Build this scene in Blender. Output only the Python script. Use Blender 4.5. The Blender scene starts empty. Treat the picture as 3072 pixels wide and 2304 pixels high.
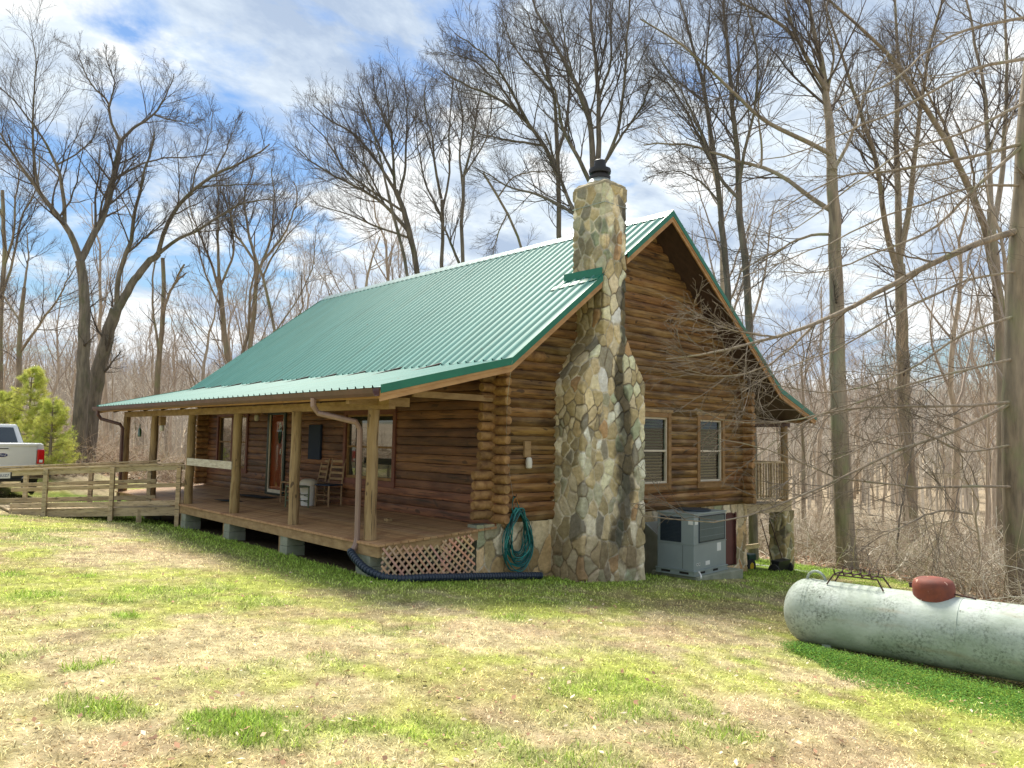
import bpy, math, random
import numpy as np
from mathutils import Vector
S = bpy.context.scene
rad = math.radians
# ---------------------------------------------------------------- camera
F = 2301.184            # focal length in pixels of the 3072 wide photograph
CAM = np.array([-8.689, -9.786, 1.468])
def _axes(yaw, pitch, roll):
    y, p, r = map(rad, (yaw, pitch, roll))
    f = np.array([math.sin(y)*math.cos(p), math.cos(y)*math.cos(p), math.sin(p)])
    rt = np.array([math.cos(y), -math.sin(y), 0.]); up = np.cross(rt, f)
    return rt*math.cos(r)+up*math.sin(r), up*math.cos(r)-rt*math.sin(r), f
RT, UP, FW = _axes(42.573, 4.123, 1.012)
cd = bpy.data.cameras.new('camera'); cam = bpy.data.objects.new('camera', cd); S.collection.objects.link(cam)
cd.sensor_width = 36; cd.lens = F/3072*36; cd.clip_end = 2000
from mathutils import Matrix
cam.matrix_world = Matrix(((RT[0], UP[0], -FW[0], CAM[0]), (RT[1], UP[1], -FW[1], CAM[1]), (RT[2], UP[2], -FW[2], CAM[2]), (0, 0, 0, 1)))
S.camera = cam
# ---------------------------------------------------------------- sky and sun
SUN_EL, SUN_AZ = 56, 28      # azimuth measured from +Y (away along the long side) towards +X
W = bpy.data.worlds.new("World"); S.world = W; W.use_nodes = True
nt = W.node_tree; nt.nodes.clear()
def wn(t, **k):
    n = nt.nodes.new(t)
    for a, b in k.items(): setattr(n, a, b)
    return n
def wl(a, b): nt.links.new(a, b)
sky = wn('ShaderNodeTexSky', sky_type='NISHITA', sun_disc=False, sun_elevation=rad(SUN_EL), sun_rotation=rad(SUN_AZ), air_density=1.6, dust_density=.4)
tc = wn('ShaderNodeTexCoord'); sep = wn('ShaderNodeSeparateXYZ'); wl(tc.outputs['Generated'], sep.inputs[0])
zz = wn('ShaderNodeMath', operation='MAXIMUM'); wl(sep.outputs[2], zz.inputs[0]); zz.inputs[1].default_value = 0.0
za = wn('ShaderNodeMath', operation='ADD'); wl(zz.outputs[0], za.inputs[0]); za.inputs[1].default_value = .22
dx = wn('ShaderNodeMath', operation='DIVIDE'); wl(sep.outputs[0], dx.inputs[0]); wl(za.outputs[0], dx.inputs[1])
dy = wn('ShaderNodeMath', operation='DIVIDE'); wl(sep.outputs[1], dy.inputs[0]); wl(za.outputs[0], dy.inputs[1])
cmb = wn('ShaderNodeCombineXYZ'); wl(dx.outputs[0], cmb.inputs[0]); wl(dy.outputs[0], cmb.inputs[1])
mp = wn('ShaderNodeMapping'); wl(cmb.outputs[0], mp.inputs[0])
mp.inputs['Location'].default_value = (3.1, .4, 0); mp.inputs['Rotation'].default_value = (0, 0, rad(35)); mp.inputs['Scale'].default_value = (1.0, 1.25, 1)
def noise(vec, sc, det, rough=.55, dist=0.):
    n = wn('ShaderNodeTexNoise'); wl(vec, n.inputs['Vector']); n.inputs['Scale'].default_value = sc
    n.inputs['Detail'].default_value = det; n.inputs['Roughness'].default_value = rough; n.inputs['Distortion'].default_value = dist; return n.outputs['Fac']
def ramp(fac, stops):
    r = wn('ShaderNodeValToRGB'); wl(fac, r.inputs[0]); e = r.color_ramp.elements
    while len(e) > 1: e.remove(e[-1])
    e[0].position, e[0].color = stops[0][0], (*stops[0][1], 1)
    for p, c in stops[1:]:
        q = e.new(p); q.color = (*c, 1)
    return r.outputs[0]
n1 = noise(mp.outputs[0], 2.5, 9, .6, .3); n2 = noise(mp.outputs[0], .55, 3, .5)
ad = wn('ShaderNodeMath', operation='MULTIPLY_ADD'); wl(n2, ad.inputs[0]); ad.inputs[1].default_value = 1.1; wl(n1, ad.inputs[2])
cov = ramp(ad.outputs[0], [(.0, (0, 0, 0)), (.86, (0, 0, 0)), (1.02, (1, 1, 1))])
n3 = noise(mp.outputs[0], 2.0, 7, .6, .2)
ccol = ramp(n3, [(.38, (.46, .55, .70)), (.52, (.80, .87, .94)), (.56, (1., 1.0, .99))])
cs = wn('ShaderNodeMixRGB', blend_type='MULTIPLY'); cs.inputs[0].default_value = 1; wl(ccol, cs.inputs[1]); cs.inputs[2].default_value = (5.05, 5.2, 5.3, 1)
sk = wn('ShaderNodeMixRGB', blend_type='MULTIPLY'); sk.inputs[0].default_value = 1; wl(sky.outputs[0], sk.inputs[1]); sk.inputs[2].default_value = (.33, .42, .56, 1)
mx = wn('ShaderNodeMixRGB'); wl(cov, mx.inputs[0]); wl(sk.outputs[0], mx.inputs[1]); wl(cs.outputs[0], mx.inputs[2])
bg = wn('ShaderNodeBackground'); bg.inputs['Strength'].default_value = .115; wl(mx.outputs[0], bg.inputs['Color'])
wo = wn('ShaderNodeOutputWorld'); wl(bg.outputs[0], wo.inputs[0])
sl = bpy.data.lights.new('sun', 'SUN'); sl.energy = 4.4; sl.angle = rad(18); sl.color = (1, .94, .82)
so = bpy.data.objects.new('sun', sl); S.collection.objects.link(so)
sd = Vector((math.sin(rad(SUN_AZ))*math.cos(rad(SUN_EL)), math.cos(rad(SUN_AZ))*math.cos(rad(SUN_EL)), math.sin(rad(SUN_EL))))
so.rotation_euler = sd.to_track_quat('Z', 'Y').to_euler()
vs = S.view_settings; vs.view_transform = 'Standard'; vs.look = 'None'; vs.exposure = 0.9; vs.gamma = 1
S.cycles.max_bounces = 6; S.cycles.transparent_max_bounces = 8
# ---------------------------------------------------------------- helpers
def ray(x, y): return FW + RT*(x-1536)/F + UP*(1152-y)/F
def VP(x, y, d): return CAM + d*ray(x*1.38879, y*1.38879)       # a point of the 2212 px wide view at a depth
def ss(a, b, x): t = np.clip((np.asarray(x, float)-a)/(b-a), 0, 1); return t*t*(3-2*t)
_rg = np.random.default_rng(5)
_lat = _rg.random((256, 256))
def vn(x, y, s):                                                 # value noise
    x = np.asarray(x, float)*s+100; y = np.asarray(y, float)*s+100
    i = np.floor(x).astype(int); j = np.floor(y).astype(int); fx = x-i; fy = y-j
    fx = fx*fx*(3-2*fx); fy = fy*fy*(3-2*fy); L = _lat
    a = L[i % 256, j % 256]; b = L[(i+1) % 256, j % 256]; c = L[i % 256, (j+1) % 256]; d = L[(i+1) % 256, (j+1) % 256]
    return (a*(1-fx)+b*fx)*(1-fy)+(c*(1-fx)+d*fx)*fy
def fbm(x, y, s, o=4): return sum(vn(x+17*k, y-9*k, s*2**k)*.5**(k+1) for k in range(o))/(1-.5**o)
def terrain(u, v):
    u = np.asarray(u, float); v = np.asarray(v, float)
    uu = np.maximum(u, -9+0*u) + .35*np.minimum(u+9, 0)
    t = -.65-.09*(uu+2.3)
    t = np.where(u > 26, -3.2-.02*np.minimum(u-26, 40), t)
    t = t+.09*np.clip(v-14, 0, 12)*(1-ss(0, 8, u))
    r = np.hypot(u-4, v-4)
    t = t+ss(45, 130, r)*np.where(u > 15, 8, 2)*ss(-20, 25, u+.6*v)
    t = t+.09*np.exp(-((u-4.9)/1.6)**4-((v+1.3)/1.1)**4)
    t = t+.05*(fbm(u, v, .35, 2)-.5)*ss(2, 6, np.hypot(u-4, v))+.6*(fbm(u, v, .06, 2)-.5)*ss(16, 40, r)
    return t
C = S.collection
def link(o, parent=None):
    C.objects.link(o)
    if parent is not None: o.parent = parent
    return o
def tag(o, label=None, cat=None, group=None, kind=None):
    for k, v in (('label', label), ('category', cat), ('group', group), ('kind', kind)):
        if v: o[k] = v
    return o
def empty(name, loc, label, cat, group=None, rz=0):
    o = bpy.data.objects.new(name, None); o.location = loc; o.rotation_euler = (0, 0, rz); o.empty_display_size = .2
    return tag(link(o), label, cat, group)
def raw(name, V, Fc, mat, parent=None, smooth=True, col=None):
    V = np.asarray(V, np.float32).reshape(-1, 3); Fc = np.asarray(Fc, np.int32); k = Fc.shape[1]
    me = bpy.data.meshes.new(name); me.vertices.add(len(V)); me.vertices.foreach_set('co', V.ravel())
    me.loops.add(Fc.size); me.loops.foreach_set('vertex_index', Fc.ravel())
    me.polygons.add(len(Fc)); me.polygons.foreach_set('loop_start', np.arange(0, Fc.size, k, dtype=np.int32))
    me.update(calc_edges=True); me.validate()
    if smooth: me.polygons.foreach_set('use_smooth', np.ones(len(me.polygons), bool))
    if col is not None:
        a = me.color_attributes.new('Col', 'FLOAT_COLOR', 'POINT'); c = np.ones((len(V), 4), np.float32); c[:, :3] = col; a.data.foreach_set('color', c.ravel())
    me.materials.append(mat)
    o = bpy.data.objects.new(name, me); link(o, parent)
    return o
class MB:
    def __init__(s): s.v = []; s.f = []; s.c = []
    def add(s, V, Fs, c=None):
        n = len(s.v); s.v += [tuple(map(float, p)) for p in V]; s.f += [tuple(n+i for i in f) for f in Fs]
        s.c += [c if c is not None else (1, 1, 1)]*len(V); return s
    def box(s, a, b, c=None, ch=0):
        x0, y0, z0 = a; x1, y1, z1 = b
        V = [(x0, y0, z0), (x1, y0, z0), (x1, y1, z0), (x0, y1, z0), (x0, y0, z1), (x1, y0, z1), (x1, y1, z1), (x0, y1, z1)]
        return s.add(V, [(3, 2, 1, 0), (4, 5, 6, 7), (0, 1, 5, 4), (1, 2, 6, 5), (2, 3, 7, 6), (3, 0, 4, 7)], c)
    def bar(s, p, q, w, h, up=(0, 0, 1), c=None):                # a rectangular bar from p to q
        p, q = np.array(p, float), np.array(q, float); d = q-p; d /= np.linalg.norm(d); up = np.array(up, float)
        x = np.cross(d, up); x /= np.linalg.norm(x); z = np.cross(x, d)
        V = [e+x*w/2*i+z*h/2*j for e in (p, q) for i, j in ((-1, -1), (1, -1), (1, 1), (-1, 1))]
        return s.add(V, [(0, 1, 2, 3), (7, 6, 5, 4), (0, 4, 5, 1), (1, 5, 6, 2), (2, 6, 7, 3), (3, 7, 4, 0)], c)
    def tube(s, P, R, n=10, cap=True, c=None):
        P = np.array(P, float); K = len(P); R = np.full(K, R) if np.isscalar(R) else np.array(R)
        V, Fq = tubes(P[None], R[None], n)
        fs = [tuple(f) for f in Fq]
        if cap: fs += [tuple(range(n))[::-1], tuple(range((K-1)*n, K*n))]
        return s.add(V, fs, c)
    def lathe(s, ctr, prof, n=20, axis=2, c=None):               # prof: list of (r, h)
        V = []; ctr = np.array(ctr, float)
        for r, h in prof:
            for k in range(n):
                a = 2*math.pi*k/n; p = [0, 0, 0]; p[axis] = h; p[(axis+1) % 3] = r*math.cos(a); p[(axis+2) % 3] = r*math.sin(a); V.append(ctr+p)
        m = len(prof); fs = [(i*n+k, i*n+(k+1) % n, (i+1)*n+(k+1) % n, (i+1)*n+k) for i in range(m-1) for k in range(n)]
        fs += [tuple(range(n))[::-1], tuple(range((m-1)*n, m*n))]
        return s.add(V, fs, c)
    def prism(s, poly, ext, c=None):                             # poly: 3D points, ext: vector
        poly = [np.array(p, float) for p in poly]; e = np.array(ext, float); n = len(poly)
        return s.add(poly+[p+e for p in poly], [tuple(range(n))[::-1], tuple(range(n, 2*n))]+[(i, (i+1) % n, n+(i+1) % n, n+i) for i in range(n)], c)
    def build(s, name, mat, parent=None, smooth=False, bevel=0, weld=False):
        me = bpy.data.meshes.new(name); me.from_pydata(s.v, [], s.f)
        a = me.color_attributes.new('Col', 'FLOAT_COLOR', 'POINT'); c = np.ones((len(s.v), 4), np.float32); c[:, :3] = s.c; a.data.foreach_set('color', c.ravel())
        import bmesh
        bm = bmesh.new(); bm.from_mesh(me); bmesh.ops.recalc_face_normals(bm, faces=bm.faces)
        bm.to_mesh(me); bm.free()
        me.materials.append(mat)
        o = bpy.data.objects.new(name, me); link(o, parent)
        if smooth:
            me.polygons.foreach_set('use_smooth', np.ones(len(me.polygons), bool))
            me.set_sharp_from_angle(angle=rad(40))
        if bevel:
            b = o.modifiers.new('b', 'BEVEL'); b.width = bevel; b.segments = 2; b.limit_method = 'ANGLE'; b.angle_limit = rad(40)
        return o
def tubes(P, R, n):
    """P (N,K,3), R (N,K) -> verts, quads of N tapering tubes."""
    N, K, _ = P.shape
    T = np.gradient(P, axis=1); T /= np.linalg.norm(T, axis=2, keepdims=True)+1e-9
    m = P[:, -1]-P[:, 0]; m /= np.linalg.norm(m, axis=1, keepdims=True)+1e-9
    ref = np.where(np.abs(m[:, 2:3]) > .75, np.array([[.9, .43, 0.]]), np.array([[0, 0, 1.]]))[:, None, :]
    A = np.cross(T, ref); A /= np.linalg.norm(A, axis=2, keepdims=True)+1e-9; B = np.cross(T, A)
    a = np.arange(n)*2*np.pi/n
    V = P[:, :, None, :]+R[:, :, None, None]*(A[:, :, None, :]*np.cos(a)[None, None, :, None]+B[:, :, None, :]*np.sin(a)[None, None, :, None])
    idx = np.arange(N*K*n).reshape(N, K, n); r = np.roll(idx, -1, 2)
    Fq = np.stack([idx[:, :-1], r[:, :-1], r[:, 1:], idx[:, 1:]], -1).reshape(-1, 4)
    return V.reshape(-1, 3), Fq
# ---------------------------------------------------------------- materials
def mat(name, c1, c2=None, rough=.75, metal=0, attr=False, sc=(4, 4, 4), det=5, lo=.35, hi=.65, bump=0, bsc=None, spec=None, c3=None, c3sc=(1, 1, 1), c3lo=.6, c3hi=.7, trans=0, ior=1.45, dist=0, coat=0):
    m = bpy.data.materials.new(name); m.use_nodes = True; t = m.node_tree; b = t.nodes['Principled BSDF']
    b.inputs['Roughness'].default_value = rough; b.inputs['Metallic'].default_value = metal
    if spec is not None: b.inputs['Specular IOR Level'].default_value = spec
    b.inputs['Transmission Weight'].default_value = trans; b.inputs['IOR'].default_value = ior; b.inputs['Coat Weight'].default_value = coat
    tcn = t.nodes.new('ShaderNodeTexCoord')
    def nz(scale, d=det, ds=0):
        mpn = t.nodes.new('ShaderNodeMapping'); mpn.inputs['Scale'].default_value = scale; t.links.new(tcn.outputs['Object'], mpn.inputs[0])
        n = t.nodes.new('ShaderNodeTexNoise'); n.inputs['Scale'].default_value = 1; n.inputs['Detail'].default_value = d; n.inputs['Roughness'].default_value = .6; n.inputs['Distortion'].default_value = ds
        t.links.new(mpn.outputs[0], n.inputs['Vector']); return n.outputs['Fac']
    def rmp(f, a, c):
        r = t.nodes.new('ShaderNodeMapRange'); r.inputs[1].default_value = a; r.inputs[2].default_value = c; t.links.new(f, r.inputs[0]); return r.outputs[0]
    out = None
    c2 = c2 or tuple(x*.7 for x in c1)
    n0 = nz(sc, det, dist); mi = t.nodes.new('ShaderNodeMixRGB'); t.links.new(rmp(n0, lo, hi), mi.inputs[0]); mi.inputs[1].default_value = (*c1, 1); mi.inputs[2].default_value = (*c2, 1); out = mi.outputs[0]
    if c3:
        m3 = t.nodes.new('ShaderNodeMixRGB'); t.links.new(rmp(nz(c3sc, 6), c3lo, c3hi), m3.inputs[0]); t.links.new(out, m3.inputs[1]); m3.inputs[2].default_value = (*c3, 1); out = m3.outputs[0]
    if attr:
        at = t.nodes.new('ShaderNodeAttribute'); at.attribute_name = 'Col'; mm = t.nodes.new('ShaderNodeMixRGB'); mm.blend_type = 'MULTIPLY'; mm.inputs[0].default_value = 1
        t.links.new(out, mm.inputs[1]); t.links.new(at.outputs['Color'], mm.inputs[2]); out = mm.outputs[0]
    t.links.new(out, b.inputs['Base Color'])
    if bump:
        bn = t.nodes.new('ShaderNodeBump'); bn.inputs['Strength'].default_value = min(1, bump); bn.inputs['Distance'].default_value = .02
        t.links.new(nz(bsc or tuple(2.5*x for x in sc), 6), bn.inputs['Height']); t.links.new(bn.outputs[0], b.inputs['Normal'])
    return m
LOG1, LOG2, LOG3 = (.31, .18, .062), (.16, .082, .03), (.055, .027, .015)
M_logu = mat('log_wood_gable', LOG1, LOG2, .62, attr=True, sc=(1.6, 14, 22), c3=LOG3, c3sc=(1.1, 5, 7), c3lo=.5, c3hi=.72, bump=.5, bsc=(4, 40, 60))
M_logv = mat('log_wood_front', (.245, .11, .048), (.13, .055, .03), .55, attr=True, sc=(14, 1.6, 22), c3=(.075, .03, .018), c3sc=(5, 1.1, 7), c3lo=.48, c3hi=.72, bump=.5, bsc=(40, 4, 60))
M_end = mat('log_end_grain', (.34, .2, .08), (.18, .09, .035), .75, attr=True, sc=(9, 9, 9), bump=.6, bsc=(30, 30, 30))
M_post = mat('post_wood', (.37, .255, .125), (.25, .16, .07), .7, attr=True, sc=(14, 14, 1.5), c3=(.16, .09, .035), c3sc=(9, 9, 1.2), c3lo=.58, c3hi=.7, bump=.5, bsc=(50, 50, 4))
M_board = mat('board_wood', (.38, .255, .125), (.25, .155, .07), .7, attr=True, sc=(5, 5, 12), bump=.3)
M_deck = mat('deck_boards', (.46, .29, .15), (.33, .19, .09), .6, attr=True, sc=(1.6, 18, 10), c3=(.2, .09, .045), c3sc=(1.2, 2, 1), c3lo=.5, c3hi=.75, bump=.3)
M_grey = mat('weathered_wood', (.50, .40, .25), (.34, .255, .15), .8, attr=True, sc=(3, 3, 16), c3=(.2, .15, .09), c3sc=(3, 3, 9), c3lo=.62, c3hi=.72, bump=.5)
M_white_rail = mat('pale_peeling_rail', (.62, .58, .48), (.4, .35, .27), .85, sc=(5, 5, 30), bump=.4)
M_roof = mat('green_metal_roof', (.075, .225, .20), (.095, .265, .24), .52, .0, sc=(.8, 3, .8), spec=.16, c3=(.10, .25, .215), c3sc=(.35, 5, .35), c3lo=.42, c3hi=.75)
M_green = mat('green_metal_trim', (.006, .16, .095), (.005, .13, .08), .38, 0, spec=.5)
M_greydge = mat('ridge_metal', (.3, .38, .37), (.2, .28, .27), .4, .3)
M_fascia = mat('fascia_wood', (.46, .27, .12), (.33, .18, .075), .7, sc=(3, 3, 10), bump=.3)
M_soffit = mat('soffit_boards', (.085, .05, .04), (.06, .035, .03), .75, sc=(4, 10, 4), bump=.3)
M_gutter = mat('brown_gutter', (.115, .055, .05), (.08, .04, .036), .4, spec=.5)
M_dspout = mat('faded_downspout', (.30, .20, .17), (.22, .15, .125), .5, sc=(6, 6, 1.5))
M_dark = mat('dark_gap', (.012, .011, .010), (.02, .018, .016), .9)
M_stone = mat('field_stone', (1, 1, 1), (.74, .72, .68), .8, attr=True, sc=(11, 11, 14), bump=.7, bsc=(30, 30, 30), c3=(.6, .58, .5), c3sc=(3, 3, 5), c3lo=.5, c3hi=.8)
M_conc = mat('concrete', (.31, .32, .25), (.21, .23, .17), .9, sc=(5, 5, 5), c3=(.22, .26, .16), c3sc=(3, 3, 6), c3lo=.55, c3hi=.8, bump=.4)
M_glass = mat('window_glass', (.012, .02, .022), (.015, .022, .024), .04, 0, spec=1.0, coat=.6)
M_wpane = mat('porch_glass', (.035, .04, .035), (.03, .035, .03), .03, .0, spec=1.0, coat=1)
M_cream = mat('cream_sash', (.66, .60, .47), (.56, .5, .39), .5)
M_blind = mat('blind_slats', (.42, .36, .30), (.34, .29, .24), .6, attr=True)
M_trimw = mat('window_trim_wood', (.30, .175, .07), (.21, .115, .042), .7, sc=(5, 5, 10), bump=.3)
M_trimd = mat('porch_window_trim', (.20, .075, .05), (.14, .05, .035), .6, sc=(5, 5, 8), bump=.3)
M_lat = mat('lattice_wood', (.58, .40, .255), (.46, .30, .185), .75, attr=True, sc=(8, 8, 8))
M_red = mat('red_door_paint', (.72, .10, .03), (.66, .085, .025), .4)
M_bronze = mat('storm_door_metal', (.045, .06, .05), (.035, .05, .042), .35, .5)
M_maroon = mat('maroon_hatch', (.13, .042, .035), (.10, .034, .028), .6, sc=(2, 2, 3))
M_black = mat('black_plastic', (.012, .013, .016), (.02, .02, .024), .45)
M_pipe = mat('corrugated_pipe', (.022, .035, .06), (.03, .045, .07), .38)
M_hose = mat('green_hose', (.02, .20, .17), (.01, .11, .12), .35, attr=True)
M_orange = mat('orange_hose', (.55, .2, .03), (.45, .15, .03), .4)
M_white = mat('white_plastic', (.78, .78, .76), (.7, .7, .68), .4)
M_hvac = mat('grey_sheet_metal', (.29, .345, .36), (.25, .305, .32), .42, .25, sc=(1.5, 1.5, 1.5))
M_hvac2 = mat('grey_rail_metal', (.30, .36, .35), (.25, .3, .3), .45, .3)
M_coil = mat('coil_fins', (.09, .115, .085), (.06, .08, .06), .55, .4, sc=(40, 40, 3))
M_coild = mat('dark_grille', (.02, .035, .05), (.03, .045, .06), .5, .3)
M_galv = mat('galvanised_duct', (.42, .47, .46), (.30, .34, .32), .35, .8, sc=(3, 3, 3))
M_label = mat('white_sticker', (.75, .77, .75), (.68, .7, .68), .5)
M_tank = mat('tank_paint', (.47, .52, .48), (.32, .375, .31), .62, 0, sc=(3.5, 2.2, 3.5), c3=(.10, .115, .09), c3sc=(13, 13, 13), c3lo=.66, c3hi=.72, bump=.3, spec=.3)
def tank_mold(m):                                                  # mildew specks gathered in patches on the flank
    t = m.node_tree; b = t.nodes['Principled BSDF']; src = b.inputs['Base Color'].links[0].from_socket
    tcn = t.nodes.new('ShaderNodeTexCoord')
    def nz(s, d):
        n = t.nodes.new('ShaderNodeTexNoise'); n.inputs['Scale'].default_value = s; n.inputs['Detail'].default_value = d; n.inputs['Roughness'].default_value = .7; t.links.new(tcn.outputs['Object'], n.inputs['Vector']); return n.outputs['Fac']
    def mr(f, a, c):
        r = t.nodes.new('ShaderNodeMapRange'); r.inputs[1].default_value = a; r.inputs[2].default_value = c; t.links.new(f, r.inputs[0]); return r.outputs[0]
    a = mr(nz(34, 8), .44, .62); p = mr(nz(2.4, 4), .40, .68); mu = t.nodes.new('ShaderNodeMath'); mu.operation = 'MULTIPLY'; t.links.new(a, mu.inputs[0]); t.links.new(p, mu.inputs[1])
    mi = t.nodes.new('ShaderNodeMixRGB'); t.links.new(mu.outputs[0], mi.inputs[0]); t.links.new(src, mi.inputs[1]); mi.inputs[2].default_value = (.085, .10, .075, 1); t.links.new(mi.outputs[0], b.inputs['Base Color'])
tank_mold(M_tank)
def overlay(m, sc, lo, hi, colr, fac, det=4):                       # another layer of wear of its own shape
    t = m.node_tree; b = t.nodes['Principled BSDF']; src = b.inputs['Base Color'].links[0].from_socket
    tcn = t.nodes.new('ShaderNodeTexCoord'); mpn = t.nodes.new('ShaderNodeMapping'); mpn.inputs['Scale'].default_value = sc; t.links.new(tcn.outputs['Object'], mpn.inputs[0])
    n = t.nodes.new('ShaderNodeTexNoise'); n.inputs['Scale'].default_value = 1; n.inputs['Detail'].default_value = det; t.links.new(mpn.outputs[0], n.inputs['Vector'])
    r = t.nodes.new('ShaderNodeMapRange'); r.inputs[1].default_value = lo; r.inputs[2].default_value = hi; r.inputs[4].default_value = fac; t.links.new(n.outputs['Fac'], r.inputs[0])
    mi = t.nodes.new('ShaderNodeMixRGB'); t.links.new(r.outputs[0], mi.inputs[0]); t.links.new(src, mi.inputs[1]); mi.inputs[2].default_value = (*colr, 1); t.links.new(mi.outputs[0], b.inputs['Base Color'])
for m_, a_, b_ in ((M_logu, (1.1, 9, 42), (4.5, 8, 8)), (M_logv, (9, 1.1, 42), (8, 4.5, 8)), (M_post, (40, 40, 1.3), (8, 8, 4.5))):
    overlay(m_, a_, .60, .64, (.03, .016, .009), .85); overlay(m_, b_, .70, .74, (.045, .022, .012), .8, 1); overlay(m_, tuple(x*.35 for x in b_), .52, .72, (.46, .33, .17) if m_ is not M_logv else (.30, .15, .08), .4, 5)
overlay(M_roof, (.5, 9, .5), .52, .75, (.06, .17, .145), .5); overlay(M_roof, (6, 6, 6), .70, .74, (.09, .12, .09), .5)
overlay(M_tank, (1.2, 1.2, 9), .58, .72, (.30, .24, .15), .45)
overlay(M_grey, (7, 7, 60), .60, .64, (.09, .07, .05), .8)
M_tankred = mat('dome_red_paint', (.24, .06, .035), (.13, .04, .03), .75, sc=(6, 6, 6), c3=(.55, .34, .27), c3sc=(14, 14, 9), c3lo=.63, c3hi=.66)
M_iron = mat('rusty_iron', (.045, .03, .03), (.09, .04, .025), .8, sc=(20, 20, 20))
M_silver = mat('silver_car_paint', (.74, .74, .72), (.72, .72, .70), .22, .25, coat=.8)
M_chrome = mat('chrome', (.7, .7, .68), (.66, .66, .64), .08, 1)
M_tire = mat('tyre_rubber', (.018, .018, .018), (.03, .03, .028), .85)
M_tail = mat('tail_light_red', (.55, .008, .012), (.42, .006, .01), .15, coat=1)
M_blue = mat('blue_badge', (.012, .02, .13), (.012, .02, .11), .25)
M_ink = mat('plate_ink', (.05, .07, .2), (.05, .07, .2), .6)
M_mat = mat('door_mat_rubber', (.022, .03, .034), (.03, .036, .04), .9, sc=(30, 30, 30), bump=.4)
M_chair = mat('chair_wood', (.36, .24, .13), (.25, .155, .08), .6, sc=(8, 8, 8))
M_chairg = mat('green_chair_paint', (.13, .16, .09), (.1, .12, .07), .6)
M_seat = mat('dark_blue_seat', (.018, .03, .06), (.025, .035, .06), .8)
M_bottle = mat('green_bottle_glass', (.03, .10, .02), (.02, .08, .02), .08, spec=.8, coat=.8)
M_lampg = mat('frosted_lamp_glass', (.68, .66, .58), (.6, .58, .5), .3)
M_bark = mat('bark', (.33, .265, .19), (.17, .135, .10), .9, sc=(9, 9, 1.6), det=6, c3=(.22, .23, .12), c3sc=(2, 2, 1), c3lo=.52, c3hi=.7, bump=1, bsc=(28, 28, 3.5))
M_barkd = mat('dark_bark', (.23, .195, .155), (.115, .097, .08), .9, sc=(9, 9, 1.6), c3=(.10, .105, .055), c3sc=(2, 2, 1), c3lo=.52, c3hi=.7, bump=1, bsc=(28, 28, 3.5))  # darker bark copy, twigs darkened likewise: backlighting put into the colour
M_twig = mat('twigs', (.125, .102, .088), (.08, .065, .057), .9, sc=(1, 1, 1))
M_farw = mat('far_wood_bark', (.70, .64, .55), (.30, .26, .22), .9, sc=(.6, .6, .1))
M_barkt = mat('tan_bark', (.52, .43, .33), (.33, .265, .20), .9, sc=(9, 9, 1.6), bump=.8, bsc=(28, 28, 3.5))
M_twigb = mat('wood_twigs', (.42, .35, .29), (.31, .255, .21), .9, sc=(.5, .5, .5))
M_twigt = mat('tan_twigs', (.46, .36, .26), (.30, .23, .165), .9, sc=(.5, .5, .5))
M_twigp = mat('pale_twigs', (.48, .41, .30), (.34, .28, .19), .9, sc=(1, 1, 1))
M_brush = mat('brush_twigs', (1, 1, 1), (.8, .8, .8), .9, attr=True, sc=(.4, .4, .4))
M_needle = mat('pine_needles', (.80, .78, .22), (.52, .60, .12), .7, attr=True, sc=(1.5, 1.5, 1.5))
M_grass = mat('grass_blades', (1, 1, 1), (.86, .86, .86), .75, attr=True, sc=(1, 1, 1), spec=.15)
M_leaf = mat('dead_leaves', (1, 1, 1), (.8, .8, .8), .8, attr=True, sc=(3, 3, 3), spec=.1)
def trans_mat(m, w=.35):                                            # thin blades let light through
    t = m.node_tree; b = t.nodes['Principled BSDF']; tr = t.nodes.new('ShaderNodeBsdfTranslucent'); t.links.new(b.inputs['Base Color'].links[0].from_socket, tr.inputs[0])
    ms = t.nodes.new('ShaderNodeMixShader'); ms.inputs[0].default_value = w; o = t.nodes['Material Output']
    t.links.new(b.outputs[0], ms.inputs[1]); t.links.new(tr.outputs[0], ms.inputs[2]); t.links.new(ms.outputs[0], o.inputs[0])
trans_mat(M_grass); trans_mat(M_needle, .3)
overlay(M_bark, (1.3, 1.3, .25), .45, .7, (.40, .35, .28), .5)
# ground
M_ground = mat('lawn_soil', (1, 1, 1), (.62, .6, .55), .95, attr=True, sc=(9, 9, 9), det=8, bump=1, bsc=(45, 45, 45), c3=(.42, .34, .26), c3sc=(22, 22, 22), c3lo=.55, c3hi=.68, spec=.1)
# ---------------------------------------------------------------- ground
STRAW = np.array([.82, .70, .42]); YG = np.array([.60, .66, .16]); GRN = np.array([.33, .49, .085]); TAN = np.array([.62, .45, .30]); LITTER = np.array([.48, .40, .30])
PATCH = []
def patch(x, y, r, s=1.):                                           # a green tuft seen at a pixel of the 2212 wide view
    d = ray(x*1.38879, y*1.38879); p = CAM.copy()
    for k in range(40):
        t = (float(terrain(p[0], p[1]))-CAM[2])/d[2]; p = CAM+d*t
    PATCH.append((p[0], p[1], r, s))
for a in [(235, 1530, .30, .8), (150, 1515, .22, .6), (500, 1570, .36, 1), (560, 1590, .25, .9), (180, 1245, .16, 1), (285, 1330, .16, 1), (168, 1445, .13, 1), (215, 1435, .12, .9), (60, 1290, .4, .7), (20, 1243, .4, .7), (250, 1295, .3, .6), (615, 1230, .16, .7), (1110, 1335, .3, .7),
          (700, 1420, .2, .5), (1500, 1605, .3, .5), (1290, 1640, .3, .5), (1350, 1540, .35, .6), (1500, 1240, .5, .4), (1350, 1410, .3, .4), (1570, 1590, .3, .6), (560, 1440, .3, .4), (1210, 1540, .35, .4)]: patch(*a)
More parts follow.
